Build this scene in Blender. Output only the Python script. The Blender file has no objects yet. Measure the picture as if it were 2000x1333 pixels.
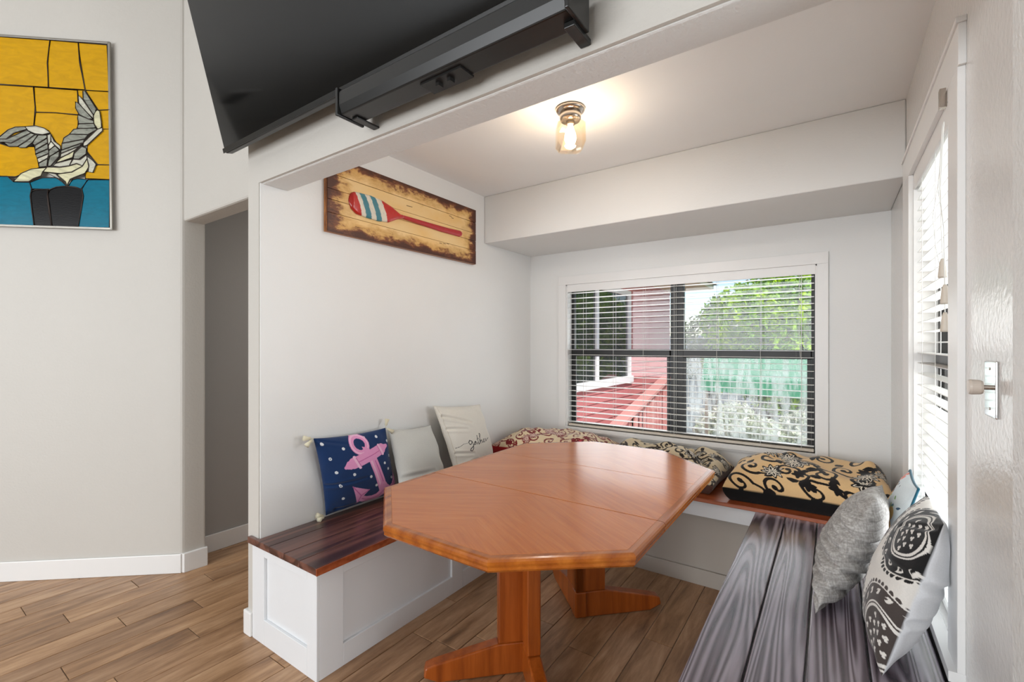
import bpy, bmesh, math, random
import numpy as np
from mathutils import Vector, Matrix
random.seed(7); RNG = np.random.default_rng(7)
C = bpy.context.scene.collection
sc = bpy.context.scene

# ------------------------------------------------------------------ camera, sky, sun, lights, exposure
FPX, CH, HY, TH = 901.0, 1.375, 675.0, math.radians(34.75)
cam = bpy.data.cameras.new('camera'); camo = bpy.data.objects.new('camera', cam); C.objects.link(camo)
camo.location = (0, 0, CH); camo.rotation_euler = (math.pi/2, 0, TH)
cam.sensor_width = 36; cam.sensor_fit = 'HORIZONTAL'; cam.lens = FPX/2000*36
cam.shift_y = (HY-666.5)/2000; cam.clip_start = .02; cam.clip_end = 400
sc.camera = camo
sc.view_settings.view_transform = 'Standard'; sc.view_settings.look = 'None'
sc.view_settings.exposure = 0.56; sc.view_settings.gamma = 1; sc.view_settings.use_curve_mapping = False

def area(name, loc, target, sx, sy, power, col=(1, 1, 1)):
    l = bpy.data.lights.new(name, 'AREA'); l.shape = 'RECTANGLE'; l.size = sx; l.size_y = sy; l.energy = power; l.color = col
    o = bpy.data.objects.new(name, l); C.objects.link(o); o.location = loc
    o.rotation_euler = (Vector(target)-Vector(loc)).to_track_quat('-Z', 'Y').to_euler(); return o
w = bpy.data.worlds.new('sky'); sc.world = w; w.use_nodes = True
nt = w.node_tree; bg = nt.nodes['Background']
sk = nt.nodes.new('ShaderNodeTexSky'); sk.sky_type = 'NISHITA'; sk.sun_disc = False
sk.sun_elevation = math.radians(52); sk.sun_rotation = math.radians(120); sk.altitude = 0; sk.air_density = 1.0; sk.dust_density = .6; sk.ozone_density = 1.0
nt.links.new(sk.outputs[0], bg.inputs[0]); bg.inputs[1].default_value = .125
su = bpy.data.lights.new('sun', 'SUN'); su.energy = 3.4; su.angle = math.radians(.8); su.color = (1, .95, .87)
suo = bpy.data.objects.new('sun', su); C.objects.link(suo)
suo.rotation_euler = Vector((-.62, .42, -.95)).to_track_quat('-Z', 'Y').to_euler()
# added fill lamp behind the camera; daylight coming in at both nook windows
area('living_fill', (-2.2, -4.4, 1.7), (-1.6, 2, 1.3), 4.2, 2.2, 175, (.93, .965, 1))
area('hall_fill', (-2.85, 2.6, 2.38), (-2.9, 2.2, 0), .5, .5, 5, (1, .95, .88))  # unseen fill lamp added to brighten the hall
area('nook_window_daylight', (-.95, 4.3, 1.0), (-1.0, 1.6, 2.3), 2.6, 1.6, 24, (.95, .98, 1))
area('nook_window_daylight', (1.9, 2.13, 1.1), (-1.2, 2.0, 2.3), 3.2, 2.4, 160, (.93, .97, 1))

# ------------------------------------------------------------------ helpers
def s2l(c):
    return tuple(((x/255/12.92) if x/255 <= .04045 else ((x/255+.055)/1.055)**2.4) for x in c[:3])
FW = np.array([-math.sin(TH), math.cos(TH), 0]); RT = np.array([math.cos(TH), math.sin(TH), 0]); UP = np.array([0, 0, 1.]); EYE = np.array([0, 0, CH])
def ray(u, v): return FW+RT*(u-1000)/FPX+UP*(HY-v)/FPX
def at_plane(u, v, p, n):
    d = ray(u, v); n = np.array(n, float); return EYE+d*(((np.array(p, float)-EYE)@n)/(d@n))
def at_z(u, v, z): return at_plane(u, v, (0, 0, z), (0, 0, 1))
def at_x(u, v, x): return at_plane(u, v, (x, 0, 0), (1, 0, 0))
def at_y(u, v, y): return at_plane(u, v, (0, y, 0), (0, 1, 0))

class MB:
    def __init__(s): s.v = []; s.f = []
    def add(s, vs, fs):
        n = len(s.v); s.v += [tuple(map(float, p)) for p in vs]; s.f += [[i+n for i in f] for f in fs]; return s
    def box(s, x0, x1, y0, y1, z0, z1):
        v = [(x, y, z) for x in (x0, x1) for y in (y0, y1) for z in (z0, z1)]
        return s.add(v, [(0, 1, 3, 2), (4, 6, 7, 5), (0, 4, 5, 1), (2, 3, 7, 6), (0, 2, 6, 4), (1, 5, 7, 3)])
    def prism(s, pts, d):            # polygon of 3D points extruded along vector d
        n = len(pts); d = np.array(d, float); a = [np.array(p, float) for p in pts]
        return s.add(a+[p+d for p in a], [list(range(n))[::-1], list(range(n, 2*n))]+[(i, (i+1) % n, n+(i+1) % n, n+i) for i in range(n)])
    def tube(s, pts, r, k=6, closed=False):
        P = [np.array(p, float) for p in pts]; n = len(P); rr = r if hasattr(r, '__len__') else [r]*n; vs = []
        for i in range(n):
            a = P[i-1] if (i or closed) else P[i]; b = P[(i+1) % n] if (i < n-1 or closed) else P[i]
            t = b-a; t = t/(np.linalg.norm(t)+1e-9)
            h = np.array([0, 0, 1.]) if abs(t[2]) < .9 else np.array([1., 0, 0])
            x = np.cross(t, h); x /= np.linalg.norm(x)+1e-9; y = np.cross(t, x)
            for j in range(k):
                q = 2*math.pi*j/k; vs.append(P[i]+(x*math.cos(q)+y*math.sin(q))*rr[i])
        fs = []
        for i in range(n if closed else n-1):
            for j in range(k): fs.append((i*k+j, i*k+(j+1) % k, ((i+1) % n)*k+(j+1) % k, ((i+1) % n)*k+j))
        if not closed: fs += [list(range(k))[::-1], [(n-1)*k+j for j in range(k)]]
        return s.add(vs, fs)
    def lathe(s, prof, c, k=24, axis=(0, 0, 1)):      # prof: (radius, height) along axis
        ax = np.array(axis, float); ax /= np.linalg.norm(ax); h = np.array([0, 0, 1.]) if abs(ax[2]) < .9 else np.array([1., 0, 0])
        x = np.cross(ax, h); x /= np.linalg.norm(x); y = np.cross(ax, x); c = np.array(c, float); vs = []
        for r, z in prof:
            for j in range(k):
                q = 2*math.pi*j/k; vs.append(c+ax*z+(x*math.cos(q)+y*math.sin(q))*max(r, 1e-4))
        n = len(prof); fs = [(i*k+j, i*k+(j+1) % k, (i+1)*k+(j+1) % k, (i+1)*k+j) for i in range(n-1) for j in range(k)]
        return s.add(vs, fs+[list(range(k))[::-1], [(n-1)*k+j for j in range(k)]])

def obj(name, mb, mat, parent=None, bevel=0, smooth=False, seg=2, at=None):
    """link ONE mesh object; coordinates of mb are world coordinates"""
    if parent is not None:
        base = Vector((0, 0, 0)); p = parent
        while p is not None: base += p.location; p = p.parent
    else: base = Vector(at) if at is not None else Vector((0, 0, 0))
    me = bpy.data.meshes.new(name); me.from_pydata([tuple(Vector(v)-base) for v in mb.v], [], mb.f)
    bm = bmesh.new(); bm.from_mesh(me); bmesh.ops.recalc_face_normals(bm, faces=bm.faces)
    if bevel:
        e = [e for e in bm.edges if len(e.link_faces) == 2 and e.calc_face_angle(0) > .6]
        bmesh.ops.bevel(bm, geom=e, offset=bevel, segments=seg, profile=.5, affect='EDGES', clamp_overlap=True)
    bm.to_mesh(me); bm.free()
    if smooth: me.polygons.foreach_set('use_smooth', [True]*len(me.polygons))
    o = bpy.data.objects.new(name, me); C.objects.link(o); me.materials.append(mat)
    if parent is not None: o.parent = parent
    elif at is not None: o.location = at
    return o
def tag(o, label=None, cat=None, group=None, kind=None):
    if label: o['label'] = label
    if cat: o['category'] = cat
    if group: o['group'] = group
    if kind: o['kind'] = kind
    return o
def thing(name, label, cat, loc, group=None, kind=None):
    o = bpy.data.objects.new(name, None); C.objects.link(o); o.location = loc; o.empty_display_size = .1
    return tag(o, label, cat, group, kind)
def struct(name, mb, mat, parent=None, bevel=0, label=None):
    o = obj(name, mb, mat, parent, bevel)
    if parent is None: o['kind'] = 'structure'
    if label: o['label'] = label
    return o

# ------------------------------------------------------------------ materials
def nm(name):
    m = bpy.data.materials.new(name); m.use_nodes = True; t = m.node_tree; return m, t, t.nodes['Principled BSDF']
def L(t, a, b): t.links.new(a, b)
def bump(t, b, tex_out, strength, dist=.002):
    n = t.nodes.new('ShaderNodeBump'); n.inputs['Strength'].default_value = strength; n.inputs['Distance'].default_value = dist
    L(t, tex_out, n.inputs['Height']); L(t, n.outputs[0], b.inputs['Normal']); return n
def coords(t, scale=(1, 1, 1), rnd=False, rot=(0, 0, 0)):
    tc = t.nodes.new('ShaderNodeTexCoord'); mp = t.nodes.new('ShaderNodeMapping'); mp.inputs['Scale'].default_value = scale; mp.inputs['Rotation'].default_value = rot
    if rnd:
        oi = t.nodes.new('ShaderNodeObjectInfo'); mu = t.nodes.new('ShaderNodeVectorMath'); mu.operation = 'MULTIPLY'
        cb = t.nodes.new('ShaderNodeCombineXYZ')
        for i in range(3): L(t, oi.outputs['Random'], cb.inputs[i])
        L(t, cb.outputs[0], mu.inputs[0]); mu.inputs[1].default_value = (17, 23, 31)
        ad = t.nodes.new('ShaderNodeVectorMath'); L(t, tc.outputs['Object'], ad.inputs[0]); L(t, mu.outputs[0], ad.inputs[1]); L(t, ad.outputs[0], mp.inputs[0])
    else: L(t, tc.outputs['Object'], mp.inputs[0])
    return mp.outputs[0]
def noise(t, vec, scale, detail=4, rough=.5, dist=0):
    n = t.nodes.new('ShaderNodeTexNoise'); n.inputs['Scale'].default_value = scale; n.inputs['Detail'].default_value = detail
    n.inputs['Roughness'].default_value = rough; n.inputs['Distortion'].default_value = dist; L(t, vec, n.inputs['Vector']); return n.outputs[0]
def ramp(t, fac, stops):
    r = t.nodes.new('ShaderNodeValToRGB'); e = r.color_ramp.elements
    while len(e) < len(stops): e.new(.5)
    for i, (p, c) in enumerate(stops): e[i].position = p; e[i].color = (*c, 1)
    L(t, fac, r.inputs[0]); return r.outputs[0]
def mixc(t, fac, a, b, mode='MIX'):
    n = t.nodes.new('ShaderNodeMix'); n.data_type = 'RGBA'; n.blend_type = mode
    for s, x in ((n.inputs[0], fac), (n.inputs[6], a), (n.inputs[7], b)):
        if isinstance(x, (int, float)): s.default_value = x
        elif isinstance(x, tuple): s.default_value = (*x, 1)
        else: L(t, x, s)
    return n.outputs[2]
def mathn(t, op, a, b=None):
    n = t.nodes.new('ShaderNodeMath'); n.operation = op
    for s, x in ((n.inputs[0], a), (n.inputs[1], b)):
        if x is None: continue
        if isinstance(x, (int, float)): s.default_value = x
        else: L(t, x, s)
    return n.outputs[0]
def plain(name, rgb, rough=.5, metal=0, bs=0, bscale=60, var=.0, spec=.5, coat=0, bdist=.002):
    m, t, b = nm(name); c = s2l(rgb); b.inputs['Roughness'].default_value = rough; b.inputs['Metallic'].default_value = metal
    b.inputs['Specular IOR Level'].default_value = spec; b.inputs['Coat Weight'].default_value = coat; b.inputs['Coat Roughness'].default_value = .08
    v = coords(t)
    if var:
        n = noise(t, v, 2.5, 3); L(t, mixc(t, n, tuple(x*(1-var) for x in c), tuple(min(1, x*(1+var)) for x in c)), b.inputs['Base Color'])
    else: b.inputs['Base Color'].default_value = (*c, 1)
    if bs: bump(t, b, noise(t, v, bscale, 3), bs, bdist)
    return m
def paint(name, rgb, rough, bs, bscale=95, dist=.002): return plain(name, rgb, rough, 0, bs, bscale, .025, bdist=dist)
def wood(name, dark, mid, light, axis='Y', scale=1, rough=.35, coat=0, bs=.15, rings=.6, rnd=True, ringscale=9):
    m, t, b = nm(name); st = {'X': (.07, 1, 1), 'Y': (1, .07, 1), 'Z': (1, 1, .07)}[axis]
    v = coords(t, tuple(x*scale for x in st), rnd)
    n1 = noise(t, v, 38, 8, .65, .3); n2 = noise(t, v, 3.2, 4, .55, 1.2)
    wv = t.nodes.new('ShaderNodeTexWave'); wv.wave_type = 'BANDS'; wv.bands_direction = {'X': 'Z', 'Y': 'X', 'Z': 'X'}[axis]
    wv.inputs['Scale'].default_value = ringscale; wv.inputs['Distortion'].default_value = 7; wv.inputs['Detail'].default_value = 3; wv.inputs['Detail Scale'].default_value = .9
    L(t, v, wv.inputs['Vector'])
    f = mathn(t, 'ADD', mathn(t, 'MULTIPLY', n1, 1-rings), mathn(t, 'MULTIPLY', wv.outputs['Fac'], rings*.55)); f = mathn(t, 'ADD', f, mathn(t, 'MULTIPLY', n2, rings*.45))
    L(t, ramp(t, f, [(.25, s2l(dark)), (.5, s2l(mid)), (.75, s2l(light))]), b.inputs['Base Color'])
    b.inputs['Roughness'].default_value = rough; b.inputs['Coat Weight'].default_value = coat; b.inputs['Coat Roughness'].default_value = .1
    if bs: bump(t, b, f, bs)
    return m
def contour_wood(name, dark, mid, light, rough, coat, bs, n_lines=16, axis='Y', lw=.4):
    m, t, b = nm(name); v = coords(t, (8, .38, 8) if axis == 'Y' else (.38, 8, 8), True)
    n0 = noise(t, v, 1.0, 2.2, .45, .35); f = mathn(t, 'SINE', mathn(t, 'MULTIPLY', n0, n_lines*6.283)); f = mathn(t, 'POWER', mathn(t, 'ADD', mathn(t, 'MULTIPLY', f, .499), .501), .6)
    v2 = coords(t, (1, .04, 1) if axis == 'Y' else (.04, 1, 1), True); fine = noise(t, v2, 90, 5, .6); big = noise(t, v, .9, 3)
    g = mathn(t, 'ADD', mathn(t, 'MULTIPLY', f, lw), mathn(t, 'MULTIPLY', fine, .62-lw*.7)); g = mathn(t, 'ADD', g, mathn(t, 'MULTIPLY', big, .3))
    L(t, ramp(t, g, [(.22, s2l(dark)), (.5, s2l(mid)), (.8, s2l(light))]), b.inputs['Base Color'])
    b.inputs['Roughness'].default_value = rough; b.inputs['Coat Weight'].default_value = coat; b.inputs['Coat Roughness'].default_value = .16
    if bs: bump(t, b, g, bs, .0015)
    return m
def fabric(name, rough=.9, sheen=.2, bs=.35, base=None):
    m, t, b = nm(name); b.inputs['Roughness'].default_value = rough; b.inputs['Sheen Weight'].default_value = sheen; b.inputs['Specular IOR Level'].default_value = .2
    v = coords(t)
    if base is None:
        a = t.nodes.new('ShaderNodeAttribute'); a.attribute_name = 'Col'; col = a.outputs['Color']
        n = noise(t, v, 260, 2); L(t, mixc(t, n, mixc(t, 1.0, col, (.84, .84, .84), 'MULTIPLY'), col), b.inputs['Base Color'])
    else:
        n = noise(t, v, 260, 2); L(t, mixc(t, n, tuple(x*.8 for x in s2l(base)), s2l(base)), b.inputs['Base Color'])
    bump(t, b, noise(t, v, 420, 2), bs, .001); return m
def colmat(name, rough=.4, coat=0, bs=0):
    m, t, b = nm(name); a = t.nodes.new('ShaderNodeAttribute'); a.attribute_name = 'Col'; v = coords(t)
    n = noise(t, v, 30, 4); L(t, mixc(t, n, mixc(t, 1.0, a.outputs['Color'], (.75, .75, .75), 'MULTIPLY'), a.outputs['Color']), b.inputs['Base Color'])
    b.inputs['Roughness'].default_value = rough; b.inputs['Coat Weight'].default_value = coat
    if bs: bump(t, b, n, bs)
    return m

M = {}
M['nook'] = paint('white_nook_paint', (229, 229, 227), .5, .25)
M['nook_right'] = paint('white_gloss_paint', (222, 220, 217), .22, .5, 70, .003)
M['ceil'] = paint('ceiling_paint', (246, 248, 249), .8, .2)
M['living'] = paint('greige_paint', (198, 194, 187), .55, .35, 80, .003)
M['header'] = paint('textured_header_paint', (222, 222, 220), .5, .8, 75, .005)
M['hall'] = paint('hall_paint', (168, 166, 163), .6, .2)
M['trim'] = plain('white_trim', (232, 231, 229), .32, 0, .05, 30)
M['cab'] = plain('white_cabinet', (228, 230, 232), .35, 0, .05, 25)
M['taupe'] = plain('taupe_panel', (176, 168, 158), .55)
M['table'] = wood('cherry_veneer', (150, 72, 28), (182, 98, 46), (200, 118, 62), 'X', 1, .17, .35, .03, .35, True, 4)
M['tablesolid'] = wood('cherry_solid', (132, 62, 12), (164, 88, 22), (192, 114, 40), 'Y', 1, .24, .3, .03, .3, True, 4)
M['tableleg'] = wood('cherry_leg', (116, 50, 10), (152, 74, 20), (176, 92, 34), 'Z', 1, .3, .2, .03, .25, True, 4)
M['plankdark'] = contour_wood('dark_stained_plank', (42, 22, 20), (78, 46, 40), (120, 78, 66), .34, .4, .3, 5)
M['plankright'] = contour_wood('varnished_burnt_plank_sheen', (34, 27, 32), (98, 86, 95), (162, 153, 164), .27, .55, .3, 22, lw=.42)  # pale bluish tones paint window reflection into the grain colour
M['boardedge'] = wood('orange_stained_board', (120, 52, 24), (160, 80, 44), (184, 104, 62), 'X', 1, .3, .3, .05, .4)
M['black'] = plain('black_plastic', (22, 22, 21), .35, 0, .05, 200)
M['blackmetal'] = plain('black_aluminium', (30, 29, 28), .4, .3)
M['chrome'] = plain('chrome', (215, 215, 215), .08, 1)
M['nickel'] = plain('brushed_nickel', (190, 180, 170), .22, 1)
M['knob'] = plain('taupe_plastic', (196, 184, 172), .4)
M['slat'] = plain('white_slat', (236, 236, 232), .38)
M['cord'] = plain('white_cord', (225, 225, 220), .8)
M['beige'] = plain('beige_rail', (206, 196, 182), .5)
def f_floor():
    m, t, b = nm('wood_look_tile'); v = coords(t, (1, .13, 1), True)
    oi = t.nodes.new('ShaderNodeObjectInfo')
    n1 = noise(t, v, 26, 9, .7, .4); n2 = noise(t, v, 5, 4, .6, 1.5)
    f = mathn(t, 'ADD', mathn(t, 'MULTIPLY', n1, .55), mathn(t, 'MULTIPLY', n2, .45))
    c = ramp(t, f, [(.32, s2l((106, 76, 52))), (.46, s2l((160, 123, 90))), (.56, s2l((186, 149, 115))), (.68, s2l((206, 174, 142)))])
    tint = ramp(t, oi.outputs['Random'], [(0, (.74, .70, .66)), (.3, (.95, .93, .90)), (.65, (.84, .80, .74)), (1, (1.08, 1.05, .98))])
    L(t, mixc(t, 1.0, c, tint, 'MULTIPLY'), b.inputs['Base Color']); b.inputs['Roughness'].default_value = .38
    bump(t, b, n1, .12); return m
M['tile'] = f_floor(); M['grout'] = plain('tile_grout', (120, 104, 88), .9)
def f_screen():
    m, t, b = nm('tv_screen_gloss'); b.inputs['Base Color'].default_value = (.006, .006, .006, 1); b.inputs['Roughness'].default_value = .06; b.inputs['IOR'].default_value = 1.43; return m
M['screen'] = f_screen()
def f_glass(name, tint=(1, 1, 1), gl=.06, haze=False):
    m = bpy.data.materials.new(name); m.use_nodes = True; t = m.node_tree; t.nodes.clear()
    o = t.nodes.new('ShaderNodeOutputMaterial'); tr = t.nodes.new('ShaderNodeBsdfTransparent'); tr.inputs[0].default_value = (*tint, 1)
    g = t.nodes.new('ShaderNodeBsdfGlossy'); g.inputs['Roughness'].default_value = .02; lw_ = t.nodes.new('ShaderNodeLayerWeight'); lw_.inputs[0].default_value = .5; fac = mathn(t, 'ADD', mathn(t, 'MULTIPLY', mathn(t, 'POWER', lw_.outputs['Facing'], 4), .5), .025)
    mx = t.nodes.new('ShaderNodeMixShader'); L(t, fac, mx.inputs[0]); L(t, tr.outputs[0], mx.inputs[1]); L(t, g.outputs[0], mx.inputs[2]); out = mx.outputs[0]
    if gl == 1: lw_.inputs[0].default_value = .62; g.inputs[0].default_value = (1, .93, .82, 1)
    if haze:
        d = t.nodes.new('ShaderNodeBsdfTranslucent'); d.inputs[0].default_value = (.7, .74, .73, 1); df = t.nodes.new('ShaderNodeBsdfDiffuse'); df.inputs[0].default_value = (.66, .70, .69, 1)
        m1 = t.nodes.new('ShaderNodeMixShader'); m1.inputs[0].default_value = .4; L(t, d.outputs[0], m1.inputs[1]); L(t, df.outputs[0], m1.inputs[2])
        v = coords(t, (9, 1, 1.6)); n = noise(t, v, 3.2, 5, .6, .4)
        sz = t.nodes.new('ShaderNodeSeparateXYZ'); L(t, v, sz.inputs[0]); f0 = ramp(t, n, [(.42, (.05, .05, .05)), (.62, (.42, .42, .42))]); f = mathn(t, 'MULTIPLY', f0, ramp(t, mathn(t, 'SUBTRACT', 1.35, sz.outputs[2]), [(.45, (1, 1, 1)), (.62, (1, 1, 1))])); m2 = t.nodes.new('ShaderNodeMixShader'); L(t, f, m2.inputs[0]); L(t, out, m2.inputs[1]); L(t, m1.outputs[0], m2.inputs[2]); out = m2.outputs[0]
    L(t, out, o.inputs[0]); return m
M['glass'] = f_glass('window_glass'); M['fog'] = f_glass('fogged_window_glass', haze=True)
def f_jar():
    m, t, b = nm('clear_jar_glass'); b.inputs['Transmission Weight'].default_value = 1; b.inputs['Roughness'].default_value = .03; b.inputs['IOR'].default_value = 1.3; b.inputs['Base Color'].default_value = (1, .97, .93, 1); return m
M['jar'] = f_glass('clear_jar_glass', (1, .96, .90), gl=1)
def f_emit(name, rgb, s):
    m, t, b = nm(name); b.inputs['Emission Color'].default_value = (*rgb, 1); b.inputs['Emission Strength'].default_value = s; b.inputs['Base Color'].default_value = (*rgb, 1); return m
M['bulb'] = f_emit('lit_bulb', (1, .80, .55), 9)
M['fabcol'] = fabric('printed_fabric')
M['cream_fab'] = fabric('cream_cotton', base=(222, 216, 204)); M['tassel'] = fabric('tassel_yarn', base=(226, 218, 190))
M['teal_pipe'] = fabric('teal_piping', base=(30, 90, 110)); M['blackfab'] = fabric('black_piping', base=(26, 26, 26))

# ------------------------------------------------------------------ room shell
XL, XR, YB, YF, YH = -2.191, .281, 3.444, 1.10, 1.235      # nook left/right/back wall, header front/back
ZH, ZC, ZS, YS = 2.13, 2.515, 2.156, 2.786                  # header underside, nook ceiling, soffit underside, soffit front
struct('floor', MB().box(-9.4, 3.2, -5.2, 3.6, -.12, -.004), M['grout'])
floor = bpy.data.objects['floor']
tm = {}
TW, TL = .132, .914
for i in range(-32, 24):
    x0 = -2.575+TW*i; off = (.946, .63, .31, .78, .15, .52)[(i*7) % 6] if i not in (8, 12) else {8: 1.566, 12: 1.878}[i]
    if x0 > .25 or x0 < -5: continue
    for j in range(-2, 4):
        y0 = off+TL*j
        if y0 > 3.42 or y0+TL < -.3: continue
        xa, xb, ya, yb = x0+.0016, min(x0+TW-.0016, .28), y0+.0016, min(y0+TL-.0016, 3.44)
        key = (round(xb-xa, 4), round(yb-ya, 4))
        if key not in tm:
            o = obj('tile', MB().box(0, xb-xa, 0, yb-ya, -.01, 0), M['tile'], floor, .0015, seg=1); tm[key] = o.data
        else:
            o = bpy.data.objects.new('tile', tm[key]); C.objects.link(o); o.parent = floor
        o.location = (xa, ya, 0)
# nook left wall (pilaster + wall), back wall with window hole, right wall with window hole
struct('wall_left', MB().box(-2.296, XL, YF+.0, YB+.12, 0, ZC+.2), M['nook'])
W1 = (-1.835, -.075, .70, 1.885)
struct('wall_back', MB().box(XL, W1[0], YB, YB+.12, 0, ZC+.2).box(W1[1], XR+.12, YB, YB+.12, 0, ZC+.2).box(W1[0], W1[1], YB, YB+.12, 0, W1[2]).box(W1[0], W1[1], YB, YB+.12, W1[3], ZC+.2), M['nook'])
W2 = (1.745, 2.56, .535, 2.10)
struct('wall_right', MB().box(XR, XR+.12, YH, W2[0], 0, ZC+.2).box(XR, XR+.12, W2[1], YB+.12, 0, ZC+.2).box(XR, XR+.12, W2[0], W2[1], 0, W2[2]).box(XR, XR+.12, W2[0], W2[1], W2[3], ZC+.2), M['nook_right'])
struct('ceiling', MB().box(-2.296, XR+.12, YF+.02, YB+.12, ZC, ZC+.1), M['ceil'])
struct('ceiling_soffit', MB().box(XL, XR, YS, YB, ZS, ZC), M['nook'], bevel=.006, label='dropped white soffit box over the window seat')
# header wall, living side: greige face skin over a white textured beam
struct('wall_header', MB().box(XL-.004, XR, YF+.006, YH, ZH, 3.7), M['header'], bevel=.008, label='textured white beam over the nook opening')
struct('wall_television', MB().box(-2.294, 3.2, YF-.006, YF+.006, ZH+.004, 3.7).box(-2.294, XL-.006, YF-.006, YF+.006, 0, ZH+.004).box(XR-.004, 3.2, YF-.006, YF+.006, 0, ZH+.004), M['living'])
struct('wall_opening_right', MB().box(XR-.006, XR+.12, YF+.006, YH, 0, ZH), M['header'], bevel=.004)
YD = 1.166                                                     # hall doorway wall is set back
struct('wall_hall_header', MB().box(-3.262, -2.296, YD, YD+.115, ZH, 3.7), M['living'], bevel=.012)
# angled wall at the left
ax = np.array([-.755, -.656, 0]); an = np.array([-.656, .755, 0]); p0 = np.array([-3.232, 1.157, 0])
ab = p0+ax*4.0
struct('wall_angled', MB().prism([p0, ab, ab+an*.15, (-3.225, 1.282, 0)], (0, 0, 3.7)), M['living'], bevel=.012)
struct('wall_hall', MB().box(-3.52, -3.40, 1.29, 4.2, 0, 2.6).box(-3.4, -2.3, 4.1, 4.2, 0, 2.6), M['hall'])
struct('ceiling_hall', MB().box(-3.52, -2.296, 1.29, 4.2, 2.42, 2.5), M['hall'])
struct('wall_rear', MB().box(-9.3, 3.2, -5.2, -5.1, 0, 3.7).box(3.1, 3.2, -5.2, YF, 0, 3.7).box(-9.4, -9.3, -5.2, -1.3, 0, 3.7).box(-9.4, ab[0], ab[1], ab[1]+.1, 0, 3.7), M['living'])
struct('ceiling_living', MB().box(-9.4, 3.2, -5.2, 1.3, 3.7, 3.8), M['ceil'])
# baseboards
struct('baseboard_left', MB().prism([p0-an*.013+ax*.0, ab-an*.013, ab-an*.0005, p0-an*.0005], (0, 0, .115)), M['trim'], bevel=.004)
struct('baseboard_hall', MB().box(-3.399, -3.386, 1.30, 4.09, 0, .115), M['trim'], bevel=.004)
struct('baseboard_doorway', MB().prism([(-3.245, 1.145, 0), (-3.213, 1.16, 0), (-3.205, 1.285, 0), (-3.225, 1.29, 0)], (0, 0, .115)), M['trim'], bevel=.003)
struct('baseboard_post', MB().box(-2.312, -2.246, YF-.022, YH+.2, 0, .115), M['trim'], bevel=.006)

# ------------------------------------------------------------------ windows
def casing(prefix, parent, pieces):
    for n_, bx in pieces: obj(n_, MB().box(*bx), M['trim'], parent, .0012)
win1 = thing('window_1', None, None, (-.955, YB, W1[2]), kind='structure')
x0, x1, z0, z1 = -1.90, -.018, .655, 1.953
casing('c', win1, [('casing', (x0, W1[0]+.002, YB-.016, YB, z0, W1[3]-.0041)), ('casing', (W1[1]-.002, x1, YB-.016, YB, z0, W1[3]-.0041)), ('casing', (x0, x1, YB-.016, YB, W1[3]-.004, z1)),
                   ('window_sill', (W1[0]-.0, W1[1]+.0, YB-.03, YB+.09, W1[2]-.03, W1[2])), ('casing', (W1[0]+.002, W1[1]-.002, YB-.016, YB, z0, W1[2]-.031))])
obj('jamb_lining', MB().box(W1[0], W1[0]+.012, YB, YB+.12, W1[2], W1[3]).box(W1[1]-.012, W1[1], YB, YB+.12, W1[2], W1[3]).box(W1[0], W1[1], YB, YB+.12, W1[3]-.012, W1[3]), M['trim'], win1)
ya, yb = YB+.075, YB+.115
fr = MB()
xa, xb = W1[0]+.008, W1[1]-.004; zb, zt = W1[2]+.004, W1[3]-.01; mx0, mx1 = -.995, -.90
fr.box(xa, xa+.03, ya, yb, zb, zt).box(xb-.03, xb, ya, yb, zb, zt).box(mx0, mx1, ya, yb, zb, zt).box(xa, xb, ya, yb, zb, zb+.015).box(xa, xb, ya, yb, zt-.03, zt)
obj('window_frame', fr, M['blackmetal'], win1, .003)
for a, b_, fog in ((xa+.03, mx0, 0), (mx1, xb-.03, 1)):
    obj('meeting_rail', MB().box(a, b_, ya-.02, yb-.01, 1.285, 1.345), M['blackmetal'], win1, .003)
    sf = MB().box(a, a+.022, ya-.015, ya, zb+.03, 1.285).box(b_-.022, b_, ya-.015, ya, zb+.03, 1.285).box(a, b_, ya-.015, ya, zb+.014, zb+.034)
    obj('lower_sash_frame', sf, M['blackmetal'], win1, .002)
    obj('upper_pane', MB().box(a, b_, yb-.012, yb-.008, 1.345, zt-.03), M['glass'], win1)
    o = obj('lower_pane', MB().box(a+.02, b_-.02, ya-.008, ya-.004, zb+.034, 1.285), M['fog' if fog else 'glass'], win1)
    if fog: o['label'] = 'fogged lower pane of the right sash'
win2 = thing('window_2', None, None, (XR, 2.15, W2[2]), kind='structure')
XI = XR-.016
casing('c', win2, [('casing', (XI, XR, W2[0]-.115, W2[0]+.003, .53, 2.0935)), ('casing', (XI, XR, W2[1]-.003, 2.745, .53, 2.0935)), ('head_casing', (XI, XR, 1.62, 2.75, 2.094, 2.20)), ('head_cap', (XI-.005, XR, 1.615, 2.748, 2.20, 2.215)),
                   ('window_sill', (.248, XR+.1, 1.63, 2.76, .502, .53))])
obj('jamb_lining', MB().box(XR, XR+.12, W2[0], W2[0]+.012, W2[2], W2[3]).box(XR, XR+.12, W2[1]-.012, W2[1], W2[2], W2[3]).box(XR, XR+.12, W2[0], W2[1], W2[3]-.012, W2[3]), M['trim'], win2)
xa, xb = XR+.075, XR+.115
ym = 2.15
obj('window_frame', MB().box(xa, xb, W2[0]+.012, W2[0]+.05, W2[2], W2[3]).box(xa, xb, W2[1]-.05, W2[1]-.012, W2[2], W2[3]).box(xa, xb, W2[0], W2[1], W2[2], W2[2]+.035).box(xa, xb, W2[0], W2[1], W2[3]-.04, W2[3]-.01), M['blackmetal'], win2, .003)
obj('meeting_rail', MB().box(xa-.015, xb-.01, W2[0]+.05, W2[1]-.05, 1.285, 1.345), M['blackmetal'], win2, .003)
obj('upper_pane', MB().box(xb-.012, xb-.008, W2[0]+.05, W2[1]-.05, 1.345, W2[3]-.04), M['glass'], win2)
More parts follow.
